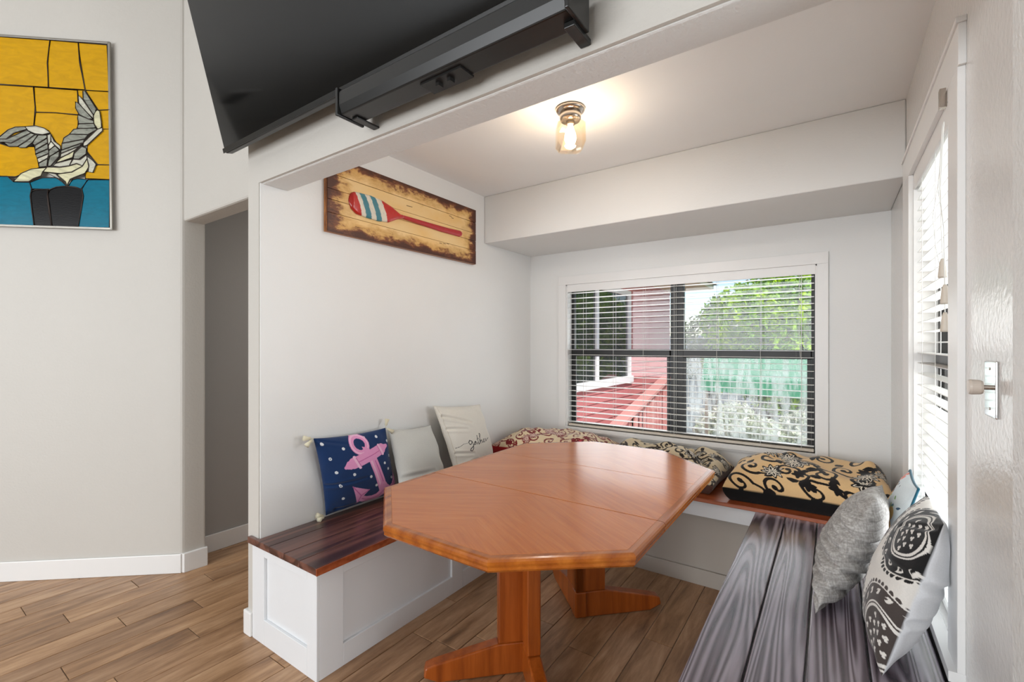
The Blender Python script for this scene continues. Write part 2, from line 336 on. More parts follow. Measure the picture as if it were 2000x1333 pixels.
obj('lower_pane', MB().box(xa+.008, xa+.012, W2[0]+.05, W2[1]-.05, W2[2]+.035, 1.285), M['glass'], win2)

# blinds: every slat is a part
def slat_mesh(L_, along, name='slat', wd=.05):
    me = bpy.data.meshes.new(name); vs = []; k = 5
    for s in (0, 1):
        for top in (0, 1):
            for i in range(k):
                q = i/(k-1)*2-1; d = q*wd/2; h = .002*(1-q*q)+(.0022 if top else 0)
                vs.append((s*L_, d, h) if along == 'X' else (d, s*L_, h))
    F = []
    for i in range(k-1):
        F += [(i, i+1, 2*k+i+1, 2*k+i), (k+i, 3*k+i, 3*k+i+1, k+i+1)]
    F += [(0, 2*k, 3*k, k), (k-1, 2*k-1, 4*k-1, 3*k-1), tuple(list(range(k))+list(range(2*k-1, k-1, -1))), tuple(list(range(2*k, 3*k))+list(range(4*k-1, 3*k-1, -1)))]
    me.from_pydata(vs, [], F); me.materials.append(M['slat']); return me
def blind(label, along, a0, a1, c, ztop, zbot, n, cords, wands=()):
    L_ = a1-a0; loc = ((a0+a1)/2, c, zbot) if along == 'X' else (c, (a0+a1)/2, zbot)
    r = thing('window_blind', label, 'blind', loc)
    def B(u0, u1, d0, d1, z0, z1): return MB().box(u0, u1, c+d0, c+d1, z0, z1) if along == 'X' else MB().box(c+d0, c+d1, u0, u1, z0, z1)
    me = slat_mesh(L_-.01, along)
    pitch = (ztop-.07-zbot-.02)/(n-1)
    for i in range(n):
        o = bpy.data.objects.new('slat', me); C.objects.link(o); o.parent = r; z = zbot+.022+pitch*i
        base = Vector((a0+.005, c, z)) if along == 'X' else Vector((c, a0+.005, z))
        o.location = base-Vector(loc); o.rotation_euler = (random.uniform(-.004, .004), (0 if along == 'X' else random.uniform(-.02, .02)), 0)
    sgn = -1
    obj('headrail', B(a0, a1, -.025, .025, ztop-.05, ztop), M['slat'], r, .003)
    obj('valance', B(a0-.004, a1+.004, -.036, -.028, ztop-.058, ztop+.004), M['trim'], r, .002)
    obj('bottom_rail', B(a0+.005, a1-.005, -.025, .025, zbot-.012, zbot+.008), M['beige' if along == 'X' else 'slat'], r, .004)
    for q in cords:
        cm = MB()
        for d in (-.027, .027):
            p = (q, c+d) if along == 'X' else (c+d, q); cm.tube([(*p, zbot), (*p, ztop-.05)], .0011, 4)
        obj('ladder_cord', cm, M['cord'], r)
    return r, pitch
bl1, _ = blind('wide white horizontal slat blind hanging in the back window', 'X', -1.822, -.088, YB+.034, 1.878, .7145, 26,
               [-1.68, -1.42, -1.18, -.95, -.66, -.39, -.16])
bl2, _ = blind('tall white horizontal slat blind hanging in the right side window', 'Y', W2[0]+.016, W2[1]-.016, XR+.036, 2.085, .56, 35,
               [1.87, 2.12, 2.40])
# pull cords and tassels of the blinds
cm = MB()
for k_, (yy, zz) in enumerate(((1.835, 1.60), (1.80, 1.52), (1.80, 1.44))):
    cm.tube([(XR-.012, 1.83+.01*k_, 2.03), (XR-.016, 1.85+.02*k_, 1.85), (XR-.014, yy+.02, 1.72), (XR-.014, yy, zz+.03)], .0012, 4)
cm.tube([(XR-.015, 1.86, 1.9), (XR-.02, 1.95, 1.78), (XR-.016, 1.93, 1.68), (XR-.016, 1.85, 1.6)], .0012, 4)
pc = obj('pull_cord', cm, M['cord'], bl2)
for yy, zz in ((1.835, 1.60), (1.80, 1.52), (1.80, 1.44)):
    obj('cord_tassel', MB().lathe([(.004, .03), (.007, .02), (.011, -.02), (.0105, -.026)], (XR-.014, yy, zz), 10), M['beige'], pc, smooth=True)
obj('pull_cord', MB().tube([(-.17, YB-.004, 1.83), (-.172, YB-.004, 1.45), (-.165, YB-.004, 1.30)], .0012, 4), M['cord'], bl1)
obj('tilt_wand', MB().tube([(-.19, YB-.006, 1.83), (-.195, YB-.008, 1.48), (-.18, YB-.008, 1.17)], .0045, 6), M['glass'], bl1)
# loose valance clip and bracket by the near casing
obj('valance_bracket', MB().box(XR-.03, XR-.014, 1.77, 1.79, 2.05, 2.105), M['nickel'], bl2, .002)

# ------------------------------------------------------------------ living-room things: television, soundbar, stained glass, dimmer
TT = math.radians(14); tvb = at_y(438, 300, 1.0)
tn = np.array([0, -math.cos(TT), -math.sin(TT)]); tu = np.array([0, -math.sin(TT), math.cos(TT)]); tx = np.array([1., 0, 0])
tv = thing('television', 'large wall mounted flat black television tilted down above the nook opening', 'television', tuple(tvb))
def slab(o, w_, h_, th, d0=0):
    o = np.array(o)+tn*d0; return MB().prism([o, o+tx*w_, o+tx*w_+tu*h_, o+tu*h_], -tn*th)
TWD, THT = 1.90, 1.08
obj('cabinet', slab(tvb, TWD, THT, .035, -.004), M['black'], tv, .006)
obj('screen', slab(tvb+tx*.012+tu*.022, TWD-.024, THT-.034, .003, .0005), M['screen'], tv)
obj('bezel', MB().prism([tvb+tu*0-tn*0, tvb+tx*TWD, tvb+tx*TWD+tu*.02, tvb+tu*.02], tn*.004), M['black'], tv, .001)
obj('rear_housing', slab(tvb+tx*.3+tu*.1, TWD-.6, .6, .05, -.04), M['black'], tv, .01)
obj('wall_mount', MB().box(-1.7, -1.1, 1.01, YF-.008, 2.5, 2.62), M['black'], tv)
sbl, sbr = -1.395, -.50
sb = thing('soundbar', 'long black soundbar mounted on the wall under the television', 'soundbar', ((sbl+sbr)/2, .99, 2.16))
obj('body', MB().prism([(sbl+.012, .955, 2.195), (sbl+.012, .965, 2.165), (sbl+.012, 1.04, 2.165), (sbl+.012, 1.06, 2.19), (sbl+.012, 1.06, 2.25), (sbl+.012, .965, 2.25), (sbl+.012, .955, 2.24)], (sbr-sbl-.024, 0, 0)), M['black'], sb, .004)
for a in (sbl, sbr-.012): obj('end_cap', MB().box(a, a+.012, .95, 1.062, 2.16, 2.255), M['black'], sb, .003)
for a, h_ in ((sbl+.025, .006), (sbr-.04, .014)): obj('wall_bracket', MB().box(a, a+.03, 1.0, YF-.007, 2.1635-h_, 2.1645), M['black'], sb, .002)
obj('connector_bay', MB().box(-1.02, -.86, .985, 1.045, 2.159, 2.165), M['blackmetal'], sb)
for a in (-.97, -.925): obj('plug', MB().box(a, a+.012, 1.0, 1.02, 2.148, 2.159), M['blackmetal'], sb)

# stained glass panel
wp = p0-an*.012
def sg(x, y): return at_plane(x/6.348, 60+y/6.348, p0-an*.022, an)
sgl = thing('stained_glass_panel', 'stained glass panel with a seagull over yellow and teal glass on the left wall', 'stained glass panel', tuple(sg(300, 2430)))
def glassmat(name, rgb, streak, rough=.25):
    m, t, b = nm(name); v = coords(t, (1, 1, 3), True); n = noise(t, v, 9, 5, .6, 1.5)
    L(t, ramp(t, n, [(.3, tuple(x*(1-streak) for x in s2l(rgb))), (.5, s2l(rgb)), (.7, tuple(min(1, x*(1+streak)) for x in s2l(rgb)))]), b.inputs['Base Color'])
    b.inputs['Roughness'].default_value = rough; b.inputs['Specular IOR Level'].default_value = .2 if streak <= .15 else .5; bump(t, b, noise(t, v, 60, 2), .1); return m
G = {'Y': glassmat('amber_art_glass', (200, 150, 4), .12), 'T': glassmat('teal_art_glass', (0, 104, 128), .15), 'B': glassmat('black_art_glass', (10, 10, 12), .1),
     'G': glassmat('grey_streaky_glass', (132, 134, 122), .55), 'L': glassmat('pale_streaky_glass', (188, 186, 170), .3), 'K': glassmat('cream_streaky_glass', (200, 196, 160), .3)}
PAN = [('Y', 0, [(-500,55),(0,75),(620,120),(590,400),(600,705),(0,665),(-500,635)]), ('Y', 0, [(625,120),(970,150),(990,400),(1055,735),(605,705),(592,400)]),
 ('Y', 0, [(975,150),(1330,180),(1355,755),(1060,738),(1000,400)]), ('Y', 0, [(-500,640),(0,672),(415,700),(440,950),(420,1200),(0,1400),(-500,1420)]),
 ('Y', 0, [(-500,1420),(0,1400),(120,1440),(430,1440),(490,1700),(200,1812),(-500,1795)]), ('Y', 0, [(425,700),(960,740),(975,1045),(700,1020),(445,1010)]),
 ('Y', 0, [(445,1015),(700,1020),(975,1050),(970,1200),(760,1480),(600,1240),(425,1180)]), ('Y', 0, [(1060,740),(1355,760),(1365,980),(1220,990),(1100,850)]),
 ('Y', 0, [(960,740),(1058,740),(1220,985),(1000,1000)]),
 ('Y', 0, [(1220,990),(1366,985),(1372,1220),(1270,1222),(1245,1050)]), ('Y', 0, [(1270,1222),(1373,1222),(1372,1665),(1210,1660),(1080,1500),(1090,1400),(1250,1240)]),
 ('Y', 0, [(1210,1665),(1372,1668),(1362,1848),(1060,1835),(1060,1760)]),
 ('T', 0, [(-500,1795),(95,1808),(170,1875),(370,1883),(395,1963),(378,2050),(400,2250),(425,2418),(0,2415),(-500,2400)]),
 ('T', 0, [(370,1883),(520,1825),(700,1825),(780,1880),(820,1930),(700,1940),(620,1970),(395,1963)]), ('T', 0, [(850,1925),(900,1850),(960,1835),(1090,1850),(1010,1965),(940,1940),(860,1930)]),
 ('T', 0, [(1090,1850),(1362,1853),(1360,2445),(975,2440),(1000,2250),(1035,2050),(1015,1965)]),
 ('B', 0, [(440,1975),(605,1965),(590,2050),(610,2250),(640,2425),(425,2420),(395,2200),(378,2050),(395,1995)]), ('B', 0, [(620,1975),(700,1940),(820,1930),(940,1945),(1015,1975),(1035,2060),(1010,2220),(975,2432),(645,2428),(610,2150),(592,2040)])]
GULL = [('G',[(-130,760),(0,690),(110,600),(200,565),(320,560),(340,595),(180,640),(90,710),(0,712)]), ('L',[(320,560),(450,550),(560,580),(630,635),(540,660),(440,645),(360,610)]),
 ('G',[(-130,762),(0,712),(90,715),(340,600),(390,640),(260,700),(150,760),(60,750)]), ('G',[(60,755),(150,765),(390,640),(440,660),(330,740),(230,805),(120,805)]),
 ('G',[(230,808),(330,745),(445,660),(480,665),(410,760),(330,820),(260,820)]), ('G',[(410,765),(480,665),(590,665),(590,700),(440,790)]), ('G',[(440,795),(590,705),(600,760),(445,850)]),
 ('G',[(445,855),(600,765),(605,830),(450,900)]), ('G',[(450,905),(605,835),(615,890),(470,950)]), ('L',[(470,955),(615,895),(600,950),(490,1010)]), ('G',[(490,1015),(600,955),(590,1050),(495,1062)]),
 ('L',[(592,665),(640,650),(640,740),(605,790)]), ('L',[(640,650),(680,740),(758,800),(755,850),(690,790),(642,740)]), ('L',[(608,795),(642,745),(690,795),(618,850)]), ('G',[(612,860),(690,800),(745,855),(620,930)]),
 ('G',[(600,1050),(625,930),(745,860),(740,930),(640,1045)]), ('K',[(180,1240),(270,1140),(400,1085),(590,1065),(540,1120),(520,1170),(430,1200),(370,1240)]),
 ('K',[(545,1120),(590,1062),(760,1065),(860,1050),(960,1020),(1030,1050),(900,1120),(760,1140)]), ('K',[(720,1150),(900,1125),(1030,1050),(1090,960),(1110,1060),(1060,1140),(950,1180),(880,1210),(840,1290),(820,1240)]),
 ('L',[(590,1130),(700,1145),(760,1210),(700,1190)]), ('L',[(1085,930),(1160,980),(1200,1030),(1160,1130),(1100,1120),(1110,1040)]),
 ('G',[(1035,120),(1062,120),(1210,355),(1165,412),(1040,220)]), ('L',[(980,170),(1030,220),(1165,415),(1165,462),(1060,360),(985,270)]), ('G',[(945,250),(985,275),(1160,465),(1100,462),(990,410),(945,330)]),
 ('G',[(975,412),(1100,465),(1165,485),(1168,520),(985,522),(970,460)]), ('K',[(1165,430),(1200,350),(1245,370),(1265,500),(1267,570),(1220,592),(1172,520)]), ('G',[(985,525),(1170,522),(1190,575),(1000,582),(965,575)]),
 ('G',[(870,652),(920,595),(1000,583),(1195,577),(1205,602),(1100,657)]), ('G',[(800,700),(870,655),(1100,660),(1058,712),(780,765)]), ('G',[(775,770),(1055,715),(1040,760),(775,850)]),
 ('G',[(762,862),(775,850),(1020,762),(1000,800),(768,890)]), ('L',[(755,945),(765,895),(1000,800),(940,850),(860,900)]), ('L',[(1045,755),(1215,592),(1275,572),(1280,612),(1090,790),(1040,805)]),
 ('K',[(700,1010),(760,950),(930,858),(910,940),(800,980)]), ('L',[(665,1047),(700,1015),(905,962),(870,1042),(750,1058)]), ('G',[(930,890),(1020,805),(1080,830),(1075,900),(990,960),(915,960)]),
 ('L',[(915,965),(1000,970),(1080,910),(1090,955),(1030,1045),(960,1015),(872,1040)])]
lead = MB()
for k_, dep, poly in PAN:
    P = [sg(*q) for q in poly]; obj('glass_pane', MB().prism(P, an*.004), G[k_], sgl)
    lead.tube([p-an*.0015 for p in P], .003, 5, True)
for k_, poly in GULL:
    P = [sg(x, y+635)-an*.0045 for x, y in poly]; obj('gull_pane', MB().prism(P, an*.004), G[k_], sgl)
    lead.tube([p-an*.001 for p in P], .0024, 5, True)
for a, b_ in (((700,1022),(975,1045)), ((1220,988),(1368,982))): lead.tube([sg(*a)-an*.002, sg(*b_)-an*.002], .0028, 5)
obj('lead_came', lead, plain('dark_lead', (46, 34, 28), .4, .4), sgl, smooth=True)
fb = MB(); cs = [(-520, 22), (1352, 152), (1382, 2458), (-520, 2400)]
for i in range(4):
    a, b_ = np.array(sg(*cs[i])), np.array(sg(*cs[(i+1) % 4])); d = b_-a; d /= np.linalg.norm(d); up = np.cross(d, an); fb.prism([a-up*.006-d*.006-an*.004, b_-up*.006+d*.006-an*.004, b_+up*.006+d*.006-an*.004, a+up*.006-d*.006-an*.004], an*.012)
obj('zinc_frame', fb, plain('zinc_frame', (150, 146, 138), .35, .7, .3, 40, .3), sgl, .001)

# dimmer switch
pl_ = at_x(1932, 765, XR)
dm = thing('dimmer_switch', 'chrome dimmer switch plate with a round taupe knob on the right wall', 'switch', (XR, 1.385, pl_[2]))
obj('wall_plate', MB().box(XR-.005, XR, 1.345, 1.43, 1.222, 1.342), M['chrome'], dm, .003)
obj('shaft', MB().lathe([(.005, 0), (.005, .018)], (XR-.004, 1.388, 1.285), 12, (-1, 0, 0)), M['nickel'], dm)
obj('knob', MB().lathe([(.0135, .0), (.0155, .004), (.0165, .018), (.015, .022), (.006, .023)], (XR-.016, 1.388, 1.285), 24, (-1, 0, 0)), M['knob'], dm, smooth=False)
obj('screw', MB().lathe([(.003, 0), (.003, .001)], (XR-.005, 1.388, 1.325), 8, (-1, 0, 0)).lathe([(.003, 0), (.003, .001)], (XR-.005, 1.388, 1.24), 8, (-1, 0, 0)), M['nickel'], dm)

# ceiling vent of the living room, seen only as a reflection in the television
cv = thing('ceiling_vent', 'white louvred air vent reflected in the television screen', 'vent', (-7.45, -2.4, 3.7))

# ------------------------------------------------------------------ ceiling light
lc = np.array([-1.034, 1.983, ZC])
lt = thing('ceiling_light', 'small flush ceiling light with a clear faceted glass jar and lit bulb', 'ceiling light', tuple(lc))
obj('canopy', MB().lathe([(.068, 0), (.070, -.008), (.066, -.016), (.05, -.022), (.03, -.024)], lc, 32), M['nickel'], lt, smooth=True)
obj('collar', MB().lathe([(.05, -.02), (.052, -.045), (.046, -.06)], lc, 32), M['nickel'], lt, smooth=True)
def octo(r, z): return [(lc[0]+r*math.cos(q), lc[1]+r*math.sin(q), z) for q in [math.pi/4*i+ (math.pi/8)+.35 for i in range(8)]]
j = MB(); rings = [(.044, ZC-.05), (.05, ZC-.065), (.076, ZC-.085), (.078, ZC-.175), (.058, ZC-.20)]
vs = []
def sqr(r, z, ch=.28):
    out = []
    for i in range(4):
        q = math.pi/2*i+.62; a = np.array([math.cos(q), math.sin(q)])*r; b_ = np.array([-math.sin(q), math.cos(q)])*r
        for s_ in (-1+ch, 1-ch): p_ = a+b_*s_; out.append((lc[0]+p_[0], lc[1]+p_[1], z))
    return out
for r_, z_ in rings: vs += sqr(r_*.86, z_)
fs = [(i*8+k_, i*8+(k_+1) % 8, (i+1)*8+(k_+1) % 8, (i+1)*8+k_) for i in range(4) for k_ in range(8)]+[[32+k_ for k_ in range(8)]]
n0 = len(vs)
for r_, z_ in [(a_-.004, b_+ (.004 if b_ < ZC-.19 else 0)) for a_, b_ in rings]: vs += sqr(r_*.86, z_)
fs += [(n0+i*8+(k_+1) % 8, n0+i*8+k_, n0+(i+1)*8+k_, n0+(i+1)*8+(k_+1) % 8) for i in range(4) for k_ in range(8)]+[[n0+39-k_ for k_ in range(8)]]
fs += [(k_, n0+k_, n0+(k_+1) % 8, (k_+1) % 8) for k_ in range(8)]
j.add(vs, fs); obj('glass_shade', j, M['jar'], lt)
obj('socket', MB().lathe([(.02, -.05), (.02, -.08)], lc, 16), M['nickel'], lt)
obj('bulb', MB().lathe([(.012, -.08), (.016, -.095), (.026, -.125), (.029, -.145), (.022, -.168), (.006, -.178)], lc, 20), M['bulb'], lt, smooth=True)
pt = bpy.data.lights.new('ceiling_bulb_light', 'POINT'); pt.energy = 4.5; pt.color = (1, .91, .82); pt.shadow_soft_size = .03
po = bpy.data.objects.new('ceiling_bulb_light', pt); C.objects.link(po); po.location = (lc[0], lc[1], ZC-.225); po.parent = None

# ------------------------------------------------------------------ benches
SB = .475
b1 = thing('storage_bench', 'white panelled storage bench with dark stained plank top along the left wall', 'bench', (-1.98, 1.9, 0))
XF = -1.722; YE = 1.088
obj('body', MB().box(XL+.004, XF-.014, YE+.014, 2.756, 0, SB-.03), M['cab'], b1)
# end face, framed, facing the living room
e = MB(); e.box(-2.243, -2.138, YE, YE+.014, 0, SB-.03).box(-1.791, XF, YE, YE+.014, 0, SB-.03).box(-2.138, -1.791, YE, YE+.014, 0, .115).box(-2.138, -1.791, YE, YE+.014, .402, SB-.03)
obj('end_frame', e, M['cab'], b1, .0015, seg=1)
e = MB(); ys = [YE+.014, 1.214, 1.903, 1.99, 2.70, 2.80]
e.box(XF-.014, XF, YE+.014, 1.214, 0, SB-.03).box(XF-.014, XF, 1.903, 1.99, 0, SB-.03).box(XF-.014, XF, 2.70, 2.756, 0, SB-.03)
for a, b_ in ((1.214, 1.903), (1.99, 2.70)): e.box(XF-.014, XF, a, b_, 0, .095).box(XF-.014, XF, a, b_, .40, SB-.03)
obj('front_frame', e, M['cab'], b1, .0015, seg=1)
n = 4; xw = (-1.705-(XL+.003))/n
for i in range(n):
    xa_ = XL+.003+xw*i; ya_ = 1.075
    m_ = MB().box(xa_+.0012, xa_+xw-.0012, ya_, 2.756, SB-.03, SB)
    if i == 0: m_.box(-2.262, xa_+.0012, ya_, YF-.008, SB-.03, SB)
    obj('top_plank', m_, M['plankdark'], b1, .002)
obj('top_edge_strip', MB().box(-1.7055, -1.700, 1.075, 2.756, SB-.03, SB-.001), M['boardedge'], b1)
# window seat
b2 = thing('window_bench', 'built in window seat with an orange stained board top under the back window', 'bench', (-.95, 3.1, 0))
obj('front_panel', MB().box(XF+.002, XR, 2.80, 2.815, .09, .41), M['taupe'], b2)
obj('fascia_board', MB().box(XF+.002, XR, 2.77, 2.80, .40, .485), M['cab'], b2, .002)
obj('base_board', MB().box(XF+.002, -.33, 2.785, 2.80, 0, .09), M['taupe'], b2, .002)
obj('carcass', MB().box(XL+.004, XR-.001, 2.815, YB-.002, 0, .485), M['taupe'], b2)
obj('seat_board', MB().box(XL+.003, XR-.001, 2.758, YB-.001, .4855, .507), M['boardedge'], b2, .003)
# right bench
b3 = thing('plank_bench', 'long dark varnished four plank bench along the right wall', 'bench', (-.03, 1.9, 0))
zt = .490
for a, b_ in ((-.335, -.197), (-.194, -.062), (-.059, .083), (.086, .246)):
    obj('seat_plank', MB().box(a+.001, b_-.001, 1.13, 2.757, zt-.035, zt), M['plankright'], b3, .0035)
obj('support_box', MB().box(-.26, .244, 1.26, 2.756, 0, zt-.036), M['cab'], b3)

# ------------------------------------------------------------------ table
tb = thing('dining_table', 'cherry wood octagonal extension table on two V shaped pedestals', 'table', (-1.035, 1.89, 0))
ZT = .76
OCT = [(-1.600, 1.330), (-1.262, 1.045), (-.812, 1.045), (-.474, 1.325), (-.474, 2.440), (-.812, 2.735), (-1.262, 2.735), (-1.600, 2.440)]
def inset(poly, d):
    out = []; n = len(poly)
    for i in range(n):
        p, q, r = (np.array(poly[(i+k_) % n], float) for k_ in (-1, 0, 1)); e1 = (q-p)/np.linalg.norm(q-p); e2 = (r-q)/np.linalg.norm(r-q)
        n1 = np.array([-e1[1], e1[0]]); n2 = np.array([-e2[1], e2[0]]); b_ = (n1+n2); b_ = b_/(b_@n1); out.append(q+b_*d)
    return out
def clip(poly, y0, y1):
    def cut(P, y, keep):
        o = []
        for i in range(len(P)):
            a, b_ = np.array(P[i]), np.array(P[(i+1) % len(P)]); ia, ib = keep(a[1]), keep(b_[1])
            if ia: o.append(a)
            if ia != ib: s_ = (y-a[1])/(b_[1]-a[1]); o.append(a+(b_-a)*s_)
        return o
    return cut(cut(poly, y0, lambda v: v >= y0), y1, lambda v: v <= y1)
seams = [(1.0, 1.6195), (1.6230, 2.1385), (2.1405, 2.8)]
IN = inset(OCT, .030)
def edge_run(y0, y1, side=0):           # outer edge polylines of a leaf with their inward normals
    n = len(OCT); prof = [(.030, ZT-.0006), (.012, ZT-.0006), (.005, ZT-.003), (.001, ZT-.009), (0, ZT-.017), (.004, ZT-.026), (.003, ZT-.034), (.010, ZT-.042), (.030, ZT-.044)]
    rings = [inset(OCT, d) for d, z in prof]; mb = MB()
    for i in range(n):
        A = [np.array([*rings[k_][i], prof[k_][1]]) for k_ in range(len(prof))]; B_ = [np.array([*rings[k_][(i+1) % n], prof[k_][1]]) for k_ in range(len(prof))]
        ya_, yb_ = A[4][1], B_[4][1]
        lo, hi = min(ya_, yb_), max(ya_, yb_)
        if hi <= y0 or lo >= y1 or (side and side*(A[4][0]+1.035) < 0): continue
        if hi-lo > 1e-6 and abs(A[4][0]-B_[4][0]) < 1e-3:       # long side: cut at the seams
            def cutp(a, b_, y): return a+(b_-a)*((y-a[1])/(b_[1]-a[1]))
            ta, tb_ = (max(min(v, y1), y0) for v in (ya_, yb_))
            A2 = [cutp(a, b_, ta) if abs(ta-ya_) > 1e-6 else a for a, b_ in zip(A, B_)]; B2 = [cutp(a, b_, tb_) if abs(tb_-yb_) > 1e-6 else b_ for a, b_ in zip(A, B_)]; A, B_ = A2, B2
        k_ = len(prof); mb.add(A+B_, [(q, q+1, k_+q+1, k_+q) for q in range(k_-1)]+[(0, k_-1, 2*k_-1, k_)]+[list(range(k_)), list(range(k_, 2*k_))])
    return mb
def f_top():
    m, t, b = nm('cherry_veneer_top'); tc = t.nodes.new('ShaderNodeTexCoord')
    # quarter-matched veneer: grain fans out from the table's middle line
    sx = t.nodes.new('ShaderNodeSeparateXYZ'); L(t, tc.outputs['Object'], sx.inputs[0])
    axx = mathn(t, 'ABSOLUTE', sx.outputs[0]); cb = t.nodes.new('ShaderNodeCombineXYZ')
    L(t, mathn(t, 'ADD', mathn(t, 'MULTIPLY', axx, .62), mathn(t, 'MULTIPLY', sx.outputs[1], 1.0)), cb.inputs[0]); L(t, mathn(t, 'MULTIPLY', axx, .08), cb.inputs[1])
    n1 = noise(t, cb.outputs[0], 60, 6, .6, .6); n2 = noise(t, cb.outputs[0], 7, 3, .5, 1)
    f = mathn(t, 'ADD', mathn(t, 'MULTIPLY', n1, .6), mathn(t, 'MULTIPLY', n2, .4))
    L(t, ramp(t, f, [(.3, s2l((170, 86, 26))), (.5, s2l((190, 105, 36))), (.7, s2l((204, 120, 48)))]), b.inputs['Base Color'])
    b.inputs['Roughness'].default_value = .24; b.inputs['Coat Weight'].default_value = .25; b.inputs['Coat Roughness'].default_value = .1; b.inputs['Specular IOR Level'].default_value = .5
    return m
M['top'] = f_top()
for (y0, y1), nme in zip(seams, ('end_leaf', 'centre_leaf', 'end_leaf')):
    P = clip(IN, y0, y1); lf = obj(nme, MB().prism([(*p, ZT-.035) for p in P], (0, 0, .035)), M['top'], tb, .0012, seg=1)
    for sd in ((0,) if nme == 'end_leaf' else (-1, 1)): obj('edge_moulding', edge_run(y0, y1, sd), M['tablesolid'], lf, 0)
obj('apron', MB().box(-1.36, -.70, 1.32, 2.46, ZT-.075, ZT-.046), M['tableleg'], tb, .003)
def pedestal(ap, sy):
    a = np.array([*ap, 0]); r = thing('pedestal', None, None, (0, 0, 0)); r.parent = tb; r.location = Vector((a[0], a[1], 0))-tb.location
    for sx_ in (-1, 1):
        d = np.array([sx_*.7071, sy*.7071, 0]); nn = np.array([sx_*.7071, -sy*.7071, 0])      # outward normal of the V face
        th = .055
        pb = MB().prism([a+d*.0+UP*.1335, a+d*.155+UP*.1335, a+d*.155+UP*.685, a+UP*.685], -nn*th)
        pole_b = obj('post_board', pb, M['tableleg'], r, .005)
        fb_ = MB().prism([a-d*.004+UP*.004, a+d*.40+UP*.004, a+d*.462+UP*.03, a+d*.455+UP*.066, a+d*.42+UP*.078, a+d*.16+UP*.132, a-d*.004+UP*.132], -nn*th)
        obj('foot', fb_, M['tableleg'], r, .006)
    return r
pedestal((-1.055, 2.085), 1)
pedestal((-1.065, 1.69), -1)

# ------------------------------------------------------------------ painted patterns (flat print on cloth): colours computed per vertex
class Canvas:
    def __init__(s, A, B, base): s.A, s.B = A, B; s.c = np.empty(A.shape+(3,)); s.c[:] = s2l(base)
    def put(s, mask, rgb, a=1.):
        s.c[mask] = s.c[mask]*(1-a)+np.array(s2l(rgb))*a
    def poly(s, pts, rgb, a=1.):
        m = np.zeros(s.A.shape, bool); n = len(pts)
        for i in range(n):
            x0_, y0_ = pts[i]; x1_, y1_ = pts[(i+1) % n]
            if y0_ == y1_: continue
            c = ((y0_ > s.B) != (y1_ > s.B)) & (s.A < (x1_-x0_)*(s.B-y0_)/(y1_-y0_)+x0_); m ^= c
        s.put(m, rgb, a)
    def line(s, pts, w_, rgb, w1=None, a=1.):
        n = len(pts)-1; m = np.zeros(s.A.shape, bool)
        for i in range(n):
            p, q = np.array(pts[i], float), np.array(pts[i+1], float); d = q-p; L2 = d@d+1e-12
            t_ = np.clip(((s.A-p[0])*d[0]+(s.B-p[1])*d[1])/L2, 0, 1); dist = np.hypot(s.A-p[0]-t_*d[0], s.B-p[1]-t_*d[1])
            ww = w_ if w1 is None else w_+(w1-w_)*(i+t_)/n; m |= dist < ww
        s.put(m, rgb, a)
    def disc(s, x, y, r, rgb, a=1.): s.put((s.A-x)**2+(s.B-y)**2 < r*r, rgb, a)
    def ring(s, x, y, r, w_, rgb): d = np.hypot(s.A-x, s.B-y); s.put(abs(d-r) < w_, rgb)
def spiral(x, y, r, a0, turns, s=1, k=26): return [(x+r*(1-i/k*.82)*math.cos(a0+s*turns*6.283*i/k), y+r*(1-i/k*.82)*math.sin(a0+s*turns*6.283*i/k)) for i in range(k+1)]
def leaf(x, y, ang, l, wd):
    c_, s_ = math.cos(ang), math.sin(ang); pts = [(0, 0), (.25*l, wd*.8), (.55*l, wd), (.85*l, wd*.45), (l, 0), (.8*l, -wd*.35), (.5*l, -wd*.7), (.2*l, -wd*.5)]
    return [(x+c_*a-s_*b, y+s_*a+c_*b) for a, b in pts]
def flower(cv_, x, y, r, dark, light, n=9, lines=True, rot=0):
    pts = [(x+r*(1+.22*math.cos(n*q))*math.cos(q+rot), y+r*(1+.22*math.cos(n*q))*math.sin(q+rot)) for q in np.linspace(0, 6.283, 60)]
    cv_.poly(pts, dark)
    if lines:
        for i in range(n):
            q = 6.283*i/n+rot; lp = leaf(x+.22*r*math.cos(q), y+.22*r*math.sin(q), q, r*.75, r*.17); cv_.line(lp+[lp[0]], r*.04, light)
        cv_.disc(x, y, r*.16, light); cv_.disc(x, y, r*.09, dark)
